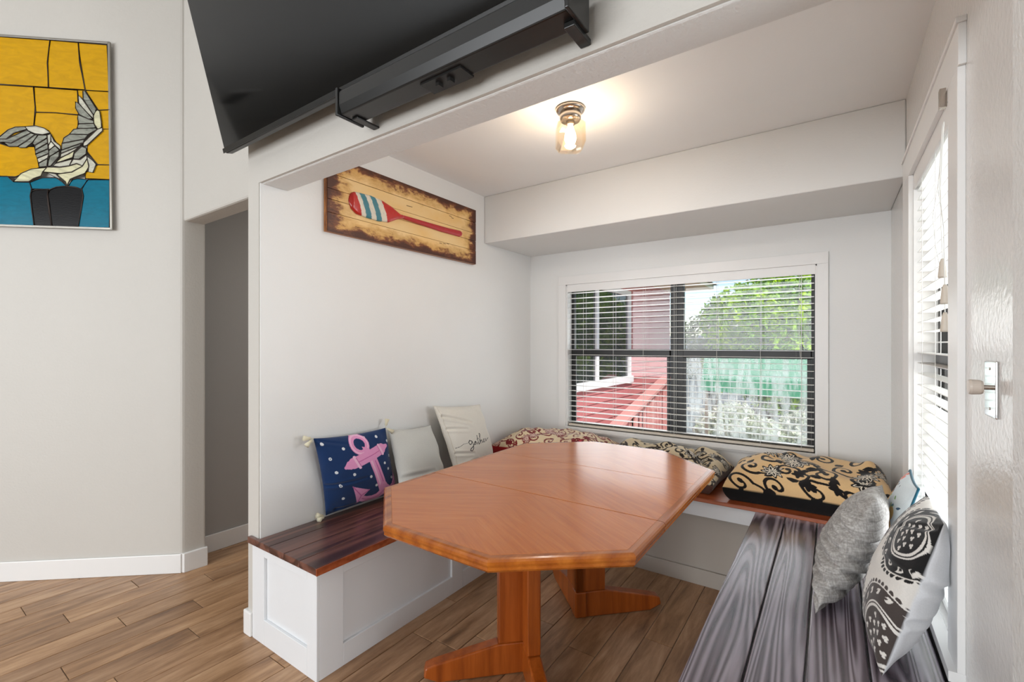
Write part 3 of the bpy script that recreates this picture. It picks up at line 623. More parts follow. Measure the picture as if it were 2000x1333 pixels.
def damask(cv_, W, Hh, dark, light, sc_=1., seed=1, mid=None):
    """scrolling vines, leaves and many petalled flowers; units metres"""
    rr = random.Random(seed); step = .235*sc_
    i0 = 0; y = .06*sc_; row = 0
    while y < Hh+.1:
        x = .04*sc_+(row % 2)*step*.5-.1
        while x < W+.15:
            r_ = .085*sc_; sg_ = 1 if (i0 % 2) else -1; a0 = rr.uniform(0, 6.28)
            sp = spiral(x, y, r_, a0, 1.15, sg_); cv_.line(sp, .0115*sc_, dark, .008*sc_); cv_.disc(*sp[-1], .019*sc_, dark)
            ex, ey = sp[0]
            tl = [(ex+.14*sc_*k/10*math.cos(a0+sg_*-1.2)+.03*math.sin(k*.5), ey+.14*sc_*k/10*math.sin(a0+sg_*-1.2)) for k in range(11)]
            cv_.line(tl, .009*sc_, dark)
            for q in (3, 6): cv_.poly(leaf(*tl[q], a0+sg_*(-1.2)+(1 if q == 3 else -1)*.9, .075*sc_, .024*sc_), dark)
            fx, fy = tl[-1]
            flower(cv_, fx, fy, (.07 if i0 % 2 == 0 else .04)*sc_, dark, light, 9 if i0 % 2 == 0 else 6, i0 % 2 == 0, a0)
            if mid and i0 % 4 == 1: cv_.disc(fx, fy, .02*sc_, mid)
            cv_.poly(leaf(x-.5*r_, y+r_*.9, a0+2, .085*sc_, .026*sc_), dark)
            x += step; i0 += 1
        y += step*.72; row += 1
def set_col(me, cols):
    a = me.color_attributes.new('Col', 'FLOAT_COLOR', 'POINT'); buf = np.ones((len(me.vertices), 4)); buf[:, :3] = cols; a.data.foreach_set('color', buf.ravel().astype(np.float32))
def wob(A, B, amp, f, seed):
    r_ = np.random.default_rng(seed); o = np.zeros_like(A)
    for k in range(7):
        th_ = r_.uniform(0, 6.28); ff = f*r_.uniform(.6, 1.7); o += np.sin(A*ff*math.cos(th_)+B*ff*math.sin(th_)+r_.uniform(0, 6.28))
    return o/7*amp
def grid_mesh(name, P, Q, colP, colQ):
    """two shells (front P, back Q) of nv x nu points welded at the rim"""
    nv, nu = P.shape[:2]; idx = np.arange(nv*nu).reshape(nv, nu); idq = idx.copy()
    inner = np.zeros((nv, nu), bool); inner[1:-1, 1:-1] = True; idq[inner] = nv*nu+np.arange(inner.sum())
    V = np.concatenate([P.reshape(-1, 3), Q[inner]]); Cc = np.concatenate([colP.reshape(-1, 3), colQ[inner]])
    def quads(I): return np.stack([I[:-1, :-1], I[:-1, 1:], I[1:, 1:], I[1:, :-1]], -1).reshape(-1, 4)
    Fq = np.concatenate([quads(idx), quads(idq)[:, ::-1]])
    me = bpy.data.meshes.new(name); me.vertices.add(len(V)); me.vertices.foreach_set('co', V.ravel()); me.loops.add(len(Fq)*4); me.loops.foreach_set('vertex_index', Fq.ravel().astype(np.int32))
    me.polygons.add(len(Fq)); me.polygons.foreach_set('loop_start', np.arange(0, len(Fq)*4, 4, dtype=np.int32)); me.polygons.foreach_set('loop_total', np.full(len(Fq), 4, np.int32))
    me.update(); me.validate(); me.polygons.foreach_set('use_smooth', [True]*len(me.polygons)); set_col(me, Cc); return me
def pillow(name, label, BL, BR, TR, TL, face, tf, tb_, n, draw, back, group=None, wr=.006, seed=1, pinch=.055, cat='pillow', pw=2.2, creases=(), mat=None):
    BL, BR, TR, TL = (np.array(p, float) for p in (BL, BR, TR, TL)); W = (np.linalg.norm(BR-BL)+np.linalg.norm(TR-TL))/2; Hh = (np.linalg.norm(TL-BL)+np.linalg.norm(TR-BR))/2
    nrm = np.cross(BR-BL, TL-BL); nrm /= np.linalg.norm(nrm)
    if nrm@np.array(face, float) < 0: nrm = -nrm
    u, v = np.meshgrid(np.linspace(0, 1, n), np.linspace(0, 1, int(n*Hh/W)))
    a, b = 2*u-1, 2*v-1
    a2 = a*(1-pinch*(1-b**2)*np.abs(a)**3); b2 = b*(1-pinch*(1-a**2)*np.abs(b)**3); uu, vv = ((a2+1)/2)[..., None], ((b2+1)/2)[..., None]
    base = BL*(1-uu)*(1-vv)+BR*uu*(1-vv)+TR*uu*vv+TL*(1-uu)*vv
    h = ((1-np.abs(a)**pw)*(1-np.abs(b)**pw))**.55
    edge = np.exp(-((1-np.abs(a))/.28)**2)*.9+np.exp(-((1-np.abs(b))/.28)**2)*.6+.35
    wf = wob(u*W, v*Hh, wr, 45, seed)*edge*(h > 0)*np.minimum(1, h*3); wb = wob(u*W, v*Hh, wr, 40, seed+9)*edge*np.minimum(1, h*3)
    for cu0, cv0, cu1, cv1, cw, cd, side in creases:
        d_ = np.array([cu1-cu0, cv1-cv0]); t_ = np.clip(((u-cu0)*d_[0]+(v-cv0)*d_[1])/(d_@d_), 0, 1); ds = np.hypot(u-cu0-t_*d_[0], v-cv0-t_*d_[1]); g_ = cd*(np.exp(-(ds/cw)**2)-.6*np.exp(-((ds-1.6*cw)/cw)**2))*(1-t_*.7)*np.minimum(1, h*4)
        if side >= 0: wf = wf-g_
        if side <= 0: wb = wb-g_
    P = base+nrm*(h*tf+wf)[..., None]; Q = base-nrm*(h*tb_+wb)[..., None]
    P[..., 0] = np.clip(P[..., 0], XL+.004, .2615); Q[..., 0] = np.clip(Q[..., 0], XL+.004, .2615)
    zf = SB+.003 if BL[0] < -1 else .493
    P[..., 2] = np.maximum(P[..., 2], zf); Q[..., 2] = np.maximum(Q[..., 2], zf)
    cv_ = Canvas(u*W, v*Hh, back); draw(cv_, W, Hh); cq = np.empty(u.shape+(3,)); cq[:] = s2l(back)
    loc = (BL+BR)/2; me = grid_mesh(name, P-loc, Q-loc, cv_.c, cq); me.materials.append(mat or M['fabcol'])
    o = bpy.data.objects.new(name, me); C.objects.link(o); o.location = loc; tag(o, label, cat, group)
    rim = [base[0, k] for k in range(0, u.shape[1], 6)]+[base[k, -1] for k in range(0, u.shape[0], 6)]+[base[-1, k] for k in range(u.shape[1]-1, 0, -6)]+[base[k, 0] for k in range(u.shape[0]-1, 0, -6)]
    return o, rim

def f_linen():
    m, t, b = nm('slub_linen'); b.inputs['Roughness'].default_value = .95; b.inputs['Specular IOR Level'].default_value = .15
    n = mathn(t, 'ADD', mathn(t, 'MULTIPLY', noise(t, coords(t, (1, 1, .12)), 170, 3), .5), mathn(t, 'MULTIPLY', noise(t, coords(t, (.15, .15, 1)), 200, 3), .5))
    L(t, ramp(t, n, [(.34, s2l((132, 129, 126))), (.5, s2l((160, 157, 154))), (.66, s2l((190, 188, 186)))]), b.inputs['Base Color']); bump(t, b, n, .5, .0015); return m
def d_anchor(c, W, H_):
    q = lambda x, y: (x*W, y*H_)
    dots = [(.06, .93), (.28, .85), (.10, .74), (.14, .56), (.34, .5), (.16, .38), (.18, .2), (.55, .42), (.30, .66), (.78, .93), (.95, .83), (.93, .62), (.85, .45), (.80, .55), (.38, .12), (.6, .95), (.48, .62), (.62, .04), (.62, .27), (.97, .50), (.9, .30), (.45, .8)]
    for i, (x, y) in enumerate(dots):
        c.disc(*q(x, y), .0085, (232, 236, 238))
        if i % 3 == 2: c.disc(*q(x, y), .0035, (40, 70, 110))
    pk, pd, pl2 = (238, 160, 206), (205, 105, 165), (250, 198, 226)
    c.ring(.50*W, .875*H_, .047, .014, pk); c.ring(.50*W, .875*H_, .052, .004, pl2)
    c.poly([q(.52, .84), q(.61, .80), q(.65, .66), q(.54, .66)], pk)
    c.line([q(.62, .66), q(.72, .20)], .027, pk, .030); c.line([q(.60, .62), q(.69, .22)], .006, pl2); c.line([q(.65, .62), q(.745, .22)], .003, pd)
    c.line([q(.36, .645), q(.80, .755)], .031, pk); c.line([q(.30, .625), q(.25, .605)], .024, pk, .008); c.line([q(.80, .755), q(.90, .775)], .026, pk, .010)
    c.line([q(.38, .72), q(.43, .58)], .009, pl2); c.line([q(.76, .81), q(.80, .685)], .009, pl2); c.line([q(.40, .71), q(.445, .585)], .0022, pd); c.line([q(.74, .81), q(.78, .68)], .0022, pd); c.line([q(.42, .65), q(.75, .735)], .0022, pd)
    arc = [q(.73, .22), q(.72, .14), q(.64, .075), q(.55, .065), q(.46, .09), q(.40, .135)]; c.line(arc, .030, pk, .02); c.line(arc, .003, pd)
    c.poly([q(.30, .34), q(.515, .235), q(.43, .16), q(.36, .045)], pk); c.line([q(.30, .34), q(.40, .18), q(.515, .235)], .003, pd); c.line([q(.40, .18), q(.36, .05)], .003, pd)
    c.line([q(.73, .22), q(.84, .13), q(.94, .2)], .024, pk, .016); c.poly([q(.88, .2), q(1.02, .16), q(.985, .42)], pk); c.line([q(.99, .30), q(.90, .2)], .003, pd)
def d_plain(rgb, seam=None):
    def f(c, W, H_):
        c.put(np.ones(c.A.shape, bool), rgb)
        if seam: c.line([(W*.02, H_*seam), (W*.98, H_*seam)], .0015, tuple(int(x*.8) for x in rgb))
    return f
def d_gather(c, W, H_):
    c.put(np.ones(c.A.shape, bool), (228, 223, 212)); ink = (58, 56, 56); s_ = W/.42; ox, oy = .20*W, .44*H_
    def st(pts, w_=.0022): c.line([(ox+x*s_, oy+y*s_) for x, y in pts], w_*s_, ink)
    st([(-.06, -.008), (-.03, -.005), (0, .006), (.03, .006)], .0012)
    st([(.068, .012), (.05, .02), (.038, .008), (.045, -.006), (.058, -.002), (.068, .012), (.072, -.01), (.066, -.032), (.05, -.045), (.036, -.04), (.045, -.03), (.066, -.02)], .0026)
    st([(.066, -.02), (.082, -.006), (.098, .008), (.088, .004), (.082, -.008), (.09, -.012), (.1, .006), (.104, -.012), (.116, -.002)])
    st([(.124, .04), (.122, .01), (.122, -.014), (.132, -.01)], .003); st([(.112, .018), (.136, .022)], .0013)
    st([(.132, -.01), (.15, .03), (.16, .045), (.152, .052), (.146, .03), (.144, -.012), (.15, .004), (.16, .008), (.164, -.01), (.172, -.006)], .0024)
    st([(.172, -.004), (.184, .004), (.186, .012), (.178, .008), (.178, -.006), (.188, -.01), (.198, -.002), (.204, .012), (.208, .008), (.21, -.006), (.224, .004), (.25, .012)])
    c.line([(.035*W, .02*H_), (.035*W, .98*H_)], .0016, (196, 184, 160))
def medallion(c, x, y, R_, ink, pale):
    n = 22
    for i in range(n*2):
        q = 6.283*i/(n*2); c.disc(x+R_*1.06*math.cos(q), y+R_*.92*math.sin(q), R_*.055, ink)
    d = np.hypot((c.A-x)/1.05, (c.B-y)/.9)/R_
    c.put((d < 1.0) & (d > .62), ink); c.put(abs(d-.985) < .015, pale)
    for i in range(16):
        q = 6.283*i/16; px, py = x+R_*.84*math.cos(q), y+R_*.73*math.sin(q); lp = leaf(px-.05*R_, py, q+1.2, R_*.2, R_*.07); c.poly(lp, pale); c.poly(leaf(px-.03*R_, py, q+1.2, R_*.12, R_*.03), ink)
    c.put((d < .62), pale); c.put((d < .585) & (d > .555), ink); c.put(d < .50, ink)
    rr = random.Random(3)
    for i in range(16):
        q = i*2.4; rad = R_*.42*math.sqrt((i+.5)/16)
        for k in range(3): c.disc(x+rad*math.cos(q)*1.05+R_*.03*math.cos(k*2.1), y+rad*math.sin(q)*.9+R_*.03*math.sin(k*2.1), R_*.028, pale)
def d_suzani(c, W, H_):
    pale = (226, 222, 216); c.put(np.ones(c.A.shape, bool), pale); ink = (52, 48, 47)
    for x, y, k in ((.20, .82, (30, 29, 30)), (.12, .16, (74, 66, 63)), (.92, .72, (92, 88, 88)), (.80, .14, ink)): medallion(c, x*W, y*H_, .135, k, pale)  # far top medallion greyed: glancing reflection put into its ink colour
def d_floral(c, W, H_):
    c.put(np.ones(c.A.shape, bool), (222, 232, 236)); rr = random.Random(5)
    for x, y, r_, k in ((.86, .70, .05, (244, 188, 50)), (.80, .60, .05, (250, 206, 80)), (.76, .76, .04, (240, 176, 40)), (.93, .91, .028, (236, 110, 84)), (.86, .96, .025, (240, 140, 120)), (.3, .5, .06, (246, 196, 80))):
        for i in range(9): q = rr.uniform(0, 6.3); c.disc(x*W+r_*.6*math.cos(q), y*H_+r_*.6*math.sin(q), r_*rr.uniform(.3, .55), tuple(min(255, int(v*rr.uniform(.9, 1.06))) for v in k), .8)
    for i in range(40): x, y = rr.uniform(.05, .98), rr.uniform(.2, .98); c.poly(leaf(x*W, y*H_, rr.uniform(0, 6), .03, .007), rr.choice([(110, 160, 80), (70, 120, 150), (40, 80, 110), (150, 190, 110)]))
    for i in range(14): c.disc(rr.uniform(.5, .98)*W, rr.uniform(.3, .95)*H_, .006, (30, 60, 90))

def tassels(parent, p, dirs):
    for d in dirs:
        d = np.array(d, float); d /= np.linalg.norm(d); c = np.array(p, float)
        obj('tassel', MB().tube([c, c+d*.012, c+d*.016, c+d*.024, c+d*.05], [.002, .002, .009, .007, .014], 9), M['tassel'], parent, smooth=True)

# left row of pillows
z_ = SB+.012
BL, BR = at_z(636, 1008, z_), at_z(776, 962, z_); TR, TL = at_x(753, 836, -2.135), at_x(612, 857, -2.135)
anc, rim = pillow('throw_pillow', 'navy throw pillow with a pink anchor, white dots and corner tassels', BL, BR, TR, TL, (1, -.3, .3), .075, .04, 250, d_anchor, (22, 52, 98), wr=.006, seed=4, creases=[(.0, .40, .5, .42, .02, .008, 1), (.05, .97, .35, .9, .02, .006, 1), (.1, .06, .6, .03, .02, .006, 1)])
tassels(anc, TL, [(-.1, -.9, .15), (.1, -.7, -.5)]); tassels(anc, BL+np.array([0, -.005, 0]), [(.1, -.9, .35), (.35, -.8, -.05)]); tassels(anc, TR, [(-.1, .3, .9), (.4, .5, -.4)])
BL, BR = at_z(784, 981, z_), at_z(872, 942, z_); TR, TL = at_x(841, 831, -2.135), at_x(757, 838, -2.135)
pillow('throw_pillow', 'plain pale grey throw pillow between the anchor pillow and the lettered pillow', BL, BR, TR, TL, (1, -.2, .3), .075, .05, 120, d_plain((206, 206, 200)), (206, 206, 200), wr=.008, seed=11, pinch=.07, creases=[(.0, .3, .6, .26, .03, .01, 1), (.1, .12, .8, .2, .03, .01, 1)])
BL, BR = at_z(893, 941, z_), at_z(967, 910, z_); TR, TL = at_x(937, 791, -2.12), at_x(847, 794, -2.12)
gat, rim = pillow('throw_pillow', 'cream throw pillow lettered gather in black script by the corner', BL, BR, TR, TL, (1, -.2, .3), .085, .05, 260, d_gather, (222, 214, 198), wr=.009, seed=21, pinch=.05, creases=[(.05, .85, .5, .72, .022, .012, 1), (.05, .68, .35, .64, .02, .009, 1), (.05, .35, .35, .30, .02, .009, 1), (.08, .16, .4, .20, .025, .012, 1)])
obj('piping', MB().tube(rim[::1], .003, 5, True), M['cream_fab'], gat, smooth=True)

# right pillows
z_ = zt+.012
NB, NT, FT, FB = at_z(1592, 1200, z_), at_z(1713, 976, .84), at_z(1723, 947, .80), np.array([.0, 2.27, z_])
pillow('throw_pillow', 'plump grey linen throw pillow leaning in the middle of the plank bench', FB, NB, NT, FT, (-1, 0, .4), .085, .085, 160, d_plain((158, 156, 155)), (158, 156, 155), wr=.011, seed=31, pinch=.07, pw=2.0, mat=f_linen(), creases=[(1, .62, .45, .70, .03, .012, 0), (1, .48, .5, .42, .025, .012, 0), (1, .36, .35, .34, .03, .014, 0), (1, .22, .5, .16, .025, .011, 0), (1, .8, .6, .88, .02, .008, 0), (.98, .06, .5, .1, .03, .01, 0)])
NB, NT, FT, FB = at_z(1722, 1322, z_), at_z(1843, 1024, .90), at_z(1822, 962, .875), np.array([.10, 1.99, z_])
pillow('throw_pillow', 'white throw pillow printed with black medallions nearest the camera on the plank bench', NB, FB, FT, NT, (-1, 0, .4), .075, .085, 330, d_suzani, (226, 228, 232), wr=.008, seed=41, pinch=.05, creases=[(.0, .6, .4, .55, .03, .01, 0), (0, .35, .3, .4, .025, .008, -1), (.02, .95, .4, .8, .02, .008, 1)])
NT, FT = np.array([.255, 2.19, .86]), at_z(1778, 919, .86); FB, NB = np.array([.17, 2.64, z_]), np.array([.17, 2.27, z_])
flo, rim = pillow('throw_pillow', 'watercolour floral throw pillow with teal piping against the side window', NB, FB, FT, NT, (-1, 0, .4), .045, .02, 200, d_floral, (222, 230, 234), wr=.005, seed=51)
obj('piping', MB().tube(rim, .0045, 5, True), M['teal_pipe'], flo, smooth=True)

# floor cushions on the window seat
def cushion(label, x0_, x1_, y0_, y1_, zb_, seam, top, skirt, ground, dark, light, n, seed, sc_=1., rot=0., fold=None, mid=None, bulge=0., aex=4, lumpy=1., corner=0.):
    W, Dp = x1_-x0_, y1_-y0_; u, v = np.meshgrid(np.linspace(0, 1, n), np.linspace(0, 1, int(n*Dp/W*1.15))); a, b = (.3*(2*q-1)+.7*np.sin(np.pi/2*(2*q-1)) for q in (u, v)); u, v = (a+1)/2, (b+1)/2
    cx, cy = (x0_+x1_)/2, (y0_+y1_)/2
    ed = 1-.035*(1-np.abs(a)**2)*np.abs(b)**6; px = a*W/2*(1-.03*(1-b**2)*np.abs(a)**4); py = b*Dp/2*ed
    px = px+wob(a, b, .012, 5, seed+3)*np.abs(a)**3; py = py+wob(a, b, .014, 5, seed+5)*np.abs(b)**3
    c_, s_ = math.cos(rot), math.sin(rot); X = cx+c_*px-s_*py; Y = cy+s_*px+c_*py
    X = np.clip(X, XL+.012, XR-.012); Y = np.clip(Y, 2.70, YB-.04)
    h = ((1-np.abs(a)**aex)*(1-np.abs(b)**2.6))**.5
    lump = (wob(u*W, v*Dp, .034, 15, seed)+wob(u*W, v*Dp, .016, 38, seed+1))*lumpy
    Zt = seam+(top-seam)*h*(1+.0*a)+lump*np.minimum(1, h*1.3)
    Zt += corner*np.clip(a, 0, 1)**4*np.clip(b+.2, 0, 1)*np.minimum(1, h*3)
    if fold:
        for fx, fy, fw, fd in fold: Zt -= fd*np.exp(-((((u*W-fx)*math.cos(fy)+(v*Dp-Dp/2)*math.sin(fy))/fw)**2))*h
    Zt += bulge*h*np.exp(-((b-.3)/.5)**2)
    Zs = seam+wob(u*W, v*Dp, .006, 20, seed+7); rimm = (np.abs(a) > .999) | (np.abs(b) > .999); Zt = np.where(rimm, Zs, np.maximum(Zt, Zs-.01))
    hb = np.minimum(1, np.minimum(1-np.abs(a), (1-np.abs(b))*Dp/W)*W/2/.03)**.5
    Zb = Zs*(1-hb)+zb_*hb
    P = np.stack([X, Y, Zt], -1); Q = np.stack([X, Y, Zb], -1)
    # arc length along depth so that the print is not stretched on the steep front
    dv = np.zeros_like(Zt); dv[1:] = np.hypot(np.diff(Y, axis=0), np.diff(Zt, axis=0)); B_ = np.cumsum(dv, 0); du = np.zeros_like(Zt); du[:, 1:] = np.hypot(np.diff(X, axis=1), np.diff(Zt, axis=1)); A_ = np.cumsum(du, 1)
    cv_ = Canvas(A_, B_, ground); damask(cv_, A_.max(), B_.max(), dark, light, sc_, seed, mid)
    cq = np.empty(u.shape+(3,)); cq[:] = s2l(skirt); cv_.c[rimm] = s2l(skirt)
    loc = np.array([cx, cy, zb_]); me = grid_mesh('seat_cushion', P-loc, Q-loc, cv_.c, cq); me.materials.append(M['fabcol'])
    o = bpy.data.objects.new('seat_cushion', me); C.objects.link(o); o.location = loc; tag(o, label, 'cushion'); return o
cushion('cream and red floral seat cushion with a red side in the far corner', -2.165, -1.30, 2.83, 3.38, .509, .60, .715, (166, 16, 22), (226, 204, 168), (120, 24, 28), (236, 206, 190), 330, 3, .55, mid=(190, 60, 70))
cushion('crumpled cream and black floral seat cushion with a brown underside', -1.28, -.545, 2.84, 3.38, .509, .57, .70, (104, 76, 66), (216, 198, 166), (46, 38, 36), (232, 226, 214), 330, 8, .55, rot=-.06, fold=[(.58, .7, .045, .055), (.40, -.5, .04, .03), (.2, -.6, .04, .02)], bulge=.012, lumpy=1.5)
cushion('gold and black floral seat cushion with a black side in the right corner', -.50, .262, 2.80, 3.38, .509, .578, .715, (20, 20, 21), (232, 194, 142), (26, 22, 22), (240, 230, 212), 420, 15, .74, bulge=.012, aex=7, corner=.035, lumpy=1.15)

# ------------------------------------------------------------------ oar sign
xs = XL+.034
def sp(x, y): return at_x(580+x/3.92, 310+y/3.92, xs)
sA, sB, sZ0, sZ1 = 1.425, 2.645, 1.972, 2.372
def f_sign():
    m, t, b = nm('distressed_cream_plank'); tc = t.nodes.new('ShaderNodeTexCoord'); sx = t.nodes.new('ShaderNodeSeparateXYZ'); L(t, tc.outputs['Object'], sx.inputs[0])
    hy, hz = (sB-sA)/2, (sZ1-sZ0)/2
    ey = mathn(t, 'SUBTRACT', hy, mathn(t, 'ABSOLUTE', sx.outputs[1])); ez = mathn(t, 'SUBTRACT', hz, mathn(t, 'ABSOLUTE', sx.outputs[2])); e_ = mathn(t, 'MINIMUM', mathn(t, 'MULTIPLY', ey, .6), ez)
    mp = t.nodes.new('ShaderNodeMapping'); mp.inputs['Scale'].default_value = (1, 1, 2.2); L(t, tc.outputs['Object'], mp.inputs[0])
    n = noise(t, mp.outputs[0], 9, 8, .66, .3); n2 = noise(t, mp.outputs[0], 4, 3)
    f = mathn(t, 'ADD', mathn(t, 'MULTIPLY', e_, 9.5), mathn(t, 'MULTIPLY', mathn(t, 'SUBTRACT', n, .5), 1.7))
    burnt = ramp(t, f, [(.12, s2l((74, 36, 20))), (.32, s2l((120, 68, 38))), (.5, s2l((206, 164, 100))), (.9, s2l((234, 202, 146)))])
    L(t, mixc(t, ramp(t, n2, [(.35, (0, 0, 0)), (.7, (1, 1, 1))]), burnt, mixc(t, 1., burnt, (.98, .88, .70), 'MULTIPLY')), b.inputs['Base Color']); b.inputs['Roughness'].default_value = .45; bump(t, b, n, .15); return m
M['sign'] = f_sign()
sgn = thing('wall_sign', 'wooden plank sign with a painted red and white striped oar on the left wall', 'sign', (xs, (sA+sB)/2, (sZ0+sZ1)/2))
obj('backing_frame', MB().box(XL+.001, xs-.008, sA, sB, sZ0, sZ1), wood('amber_edge', (110, 60, 22), (160, 98, 42), (190, 126, 62), 'Y', 1, .4), sgn, .002)
fr_ = [0, .25, .425, .565, .765, 1]
for i in range(5):
    o = obj('plank', MB().box(xs-.008, xs-(i % 2)*.001, sA+.002, sB-.002, sZ0+(sZ1-sZ0)*fr_[i]+.0012, sZ0+(sZ1-sZ0)*fr_[i+1]-.0012), M['sign'], sgn, .0008, seg=1)
    for q in o.data.vertices: pass
# oar relief
topc = [(392, 320), (396, 290), (410, 262), (435, 254), (470, 262), (560, 285), (650, 325), (720, 372), (780, 428), (850, 447), (1000, 490), (1150, 532), (1240, 552), (1257, 566)]
botc = [(392, 325), (398, 345), (412, 385), (450, 425), (520, 452), (620, 482), (700, 490), (760, 468), (800, 462), (950, 512), (1100, 562), (1240, 600), (1257, 592)]
xx = np.linspace(393, 1256, 170); ty = np.interp(xx, *zip(*topc)); by = np.interp(xx, *zip(*botc)); K = 22
vs, cl = [], []
for x_, t0, b0 in zip(xx, ty, by):
    for k in range(K):
        q = math.pi*k/(K-1); yy = (t0+b0)/2-(b0-t0)/2*math.cos(q); p = sp(x_, yy); dep = (.022 if x_ < 800 else .018)*math.sin(q)**.6*min(1, (x_-390)/25, (1262-x_)/12); vs.append((p[0]+.0005+max(dep, 0), p[1], p[2]))
        sl = x_-(yy-255)*.30; c_ = (196, 34, 26)
        if x_ > 780: c_ = (186, 24, 34)
        if 432 < sl < 612: c_ = (232, 224, 206)
        if 462 < sl < 500 or 535 < sl < 572: c_ = (66, 134, 148)
        if random.random() < .04 and x_ < 800: c_ = tuple(int(v*.75+40) for v in c_)
        cl.append(s2l(c_))
m_ = MB().add(vs, [(i*K+k, i*K+k+1, (i+1)*K+k+1, (i+1)*K+k) for i in range(len(xx)-1) for k in range(K-1)]+[[i*K for i in range(len(xx))]+[i*K+K-1 for i in range(len(xx)-1, -1, -1)]])
M['oar'] = colmat('painted_oar', .3, .4)
oar = obj('oar', m_, M['oar'], sgn, smooth=True); oar['label'] = 'red oar with white and teal striped blade in relief'
set_col(oar.data, np.array(cl))
kmat = plain('scorched_brown', (104, 66, 30), .6)
for x_, y_ in ((850, 362), (872, 368), (1175, 440), (1190, 455), (1100, 648), (1130, 652), (1155, 652), (830, 648), (460, 525)):
    p = sp(x_, y_); mk = MB().box(p[0], p[0]+.0006, p[1]-.012, p[1]+.012, p[2]-.002, p[2]+.0015); obj('knot_mark', mk, kmat, sgn)

# ------------------------------------------------------------------ outside
M['red'] = plain('red_siding', (184, 112, 114), .6, 0, .1, 20, .06); M['redrail'] = plain('red_painted_rail', (200, 144, 140), .5)
M['extwhite'] = plain('white_exterior_trim', (226, 226, 230), .5); M['eave'] = plain('cream_eave', (226, 214, 190), .7)
M['darkglass'] = plain('dark_window_glass', (40, 44, 48), .04, 0, 0, spec=1.)
gnd = struct('ground', MB().box(-30, 30, 3.58, 60, -.5, -.3).box(.42, 30, -20, 3.58, -.5, -.3), plain('pale_gravel', (176, 170, 156), .9, 0, .6, 30, .25))
wing = thing('house_wing', 'red clapboard house wing with white trimmed window seen left through the blind', 'house', (-2.7, 6, -.3))
obj('wall', MB().box(-2.9, -2.62, 3.6, 9.2, -.3, 2.4), M['red'], wing)
me = None
zb0 = -.28; pit = .125; wz0, wz1, wy0, wy1 = .90, 2.14, 4.9, 7.0
nb = 0
while zb0 < 2.38:
    for (ya_, yb_) in (((3.62, 9.18),) if (zb0+pit < wz0 or zb0 > wz1) else ((3.62, wy0), (wy1, 9.18))):
        obj('clapboard', MB().prism([(-2.60, ya_, zb0), (-2.62, ya_, zb0), (-2.62, ya_, zb0+pit), (-2.612, ya_, zb0+pit)], (0, yb_-ya_, 0)), M['red'], wing)
    zb0 += pit
wn = obj('window', MB().box(-2.625, -2.58, wy0, wy0+.09, wz0, wz1).box(-2.625, -2.58, wy1-.09, wy1, wz0, wz1).box(-2.625, -2.56, wy0-.05, wy1+.05, wz0-.10, wz0).box(-2.625, -2.58, wy0, wy1, wz1, wz1+.08).box(-2.625, -2.585, 5.72, 5.80, wz0, wz1), M['extwhite'], wing, .004)
for a, b_ in ((wy0+.09, 5.72), (5.80, wy1-.09)): obj('pane', MB().box(-2.62, -2.61, a, b_, wz0, wz1), M['darkglass'], wn)
obj('eave', MB().box(-2.9, -1.82, 3.6, 9.25, 2.42, 2.5), M['eave'], wing, .005)
obj('roof', MB().prism([(-3.0, 3.58, 2.5), (-1.75, 3.58, 2.5), (-3.0, 3.58, 3.0)], (0, 5.7, 0)), plain('grey_shingle', (110, 106, 102), .9, 0, .5, 40), wing)
rl = wing
for y_ in (5.2, 5.9, 6.6, 7.3): obj('post', MB().box(-2.2+.0, -2.12, y_, y_+.08, -.3, .35+(y_-5.2)*.22), M['redrail'], rl, .004)
obj('handrail', MB().prism([(-2.24, 5.15, .33), (-2.08, 5.15, .33), (-2.08, 5.15, .38), (-2.24, 5.15, .38)], (0, 2.25, .5)), M['redrail'], rl, .004)
for k in range(14): obj('baluster', MB().box(-2.17, -2.15, 5.3+k*.15, 5.33+k*.15, -.2, .34+k*.033), M['redrail'], rl)
for k in range(5): obj('deck_board', MB().box(-2.6, -2.05, 4.4+k*.8, 5.19+k*.8, -.3, -.2), M['redrail'], rl, .003)
# fence far behind
fn = thing('board_fence', 'weathered grey blue board fence behind the tree', 'fence', (0, 13, -.3))
fm = plain('weathered_grey_board', (120, 128, 138), .8, 0, .2, 20, .2); me0 = None
for k in range(60):
    if me0 is None: o = obj('board', MB().box(-7, -6.82, 13, 13.03, -.3, 1.62), fm, fn, .004, seg=1); me0 = o.data; base_ = 0
    else: o = bpy.data.objects.new('board', me0); C.objects.link(o); o.parent = fn; o.location = (.2*k, (k % 2)*.015, (k % 3)*.012)
# green tree and shrubs
def f_leaf(name, stops):
    m, t, b = nm(name); v = coords(t); n = noise(t, v, 3.0, 4); n2 = noise(t, v, 30, 2)
    L(t, ramp(t, mathn(t, 'ADD', mathn(t, 'MULTIPLY', n, .6), mathn(t, 'MULTIPLY', n2, .4)), [(p, s2l(c)) for p, c in stops]), b.inputs['Base Color']); b.inputs['Roughness'].default_value = .5
    b.inputs['Subsurface Weight'].default_value = 0
    tr = t.nodes.new('ShaderNodeBsdfTranslucent'); L(t, b.inputs['Base Color'].links[0].from_socket, tr.inputs[0]); mx = t.nodes.new('ShaderNodeMixShader'); mx.inputs[0].default_value = .35
    L(t, b.outputs[0], mx.inputs[1]); L(t, tr.outputs[0], mx.inputs[2]); L(t, mx.outputs[0], t.nodes['Material Output'].inputs[0]); return m
M['leaf'] = f_leaf('lime_leaf', [(.37, (34, 76, 0)), (.48, (104, 164, 0)), (.59, (190, 228, 10))])
M['leafdk'] = f_leaf('dark_leaf', [(.3, (54, 66, 36)), (.5, (92, 106, 58)), (.7, (150, 168, 96))])
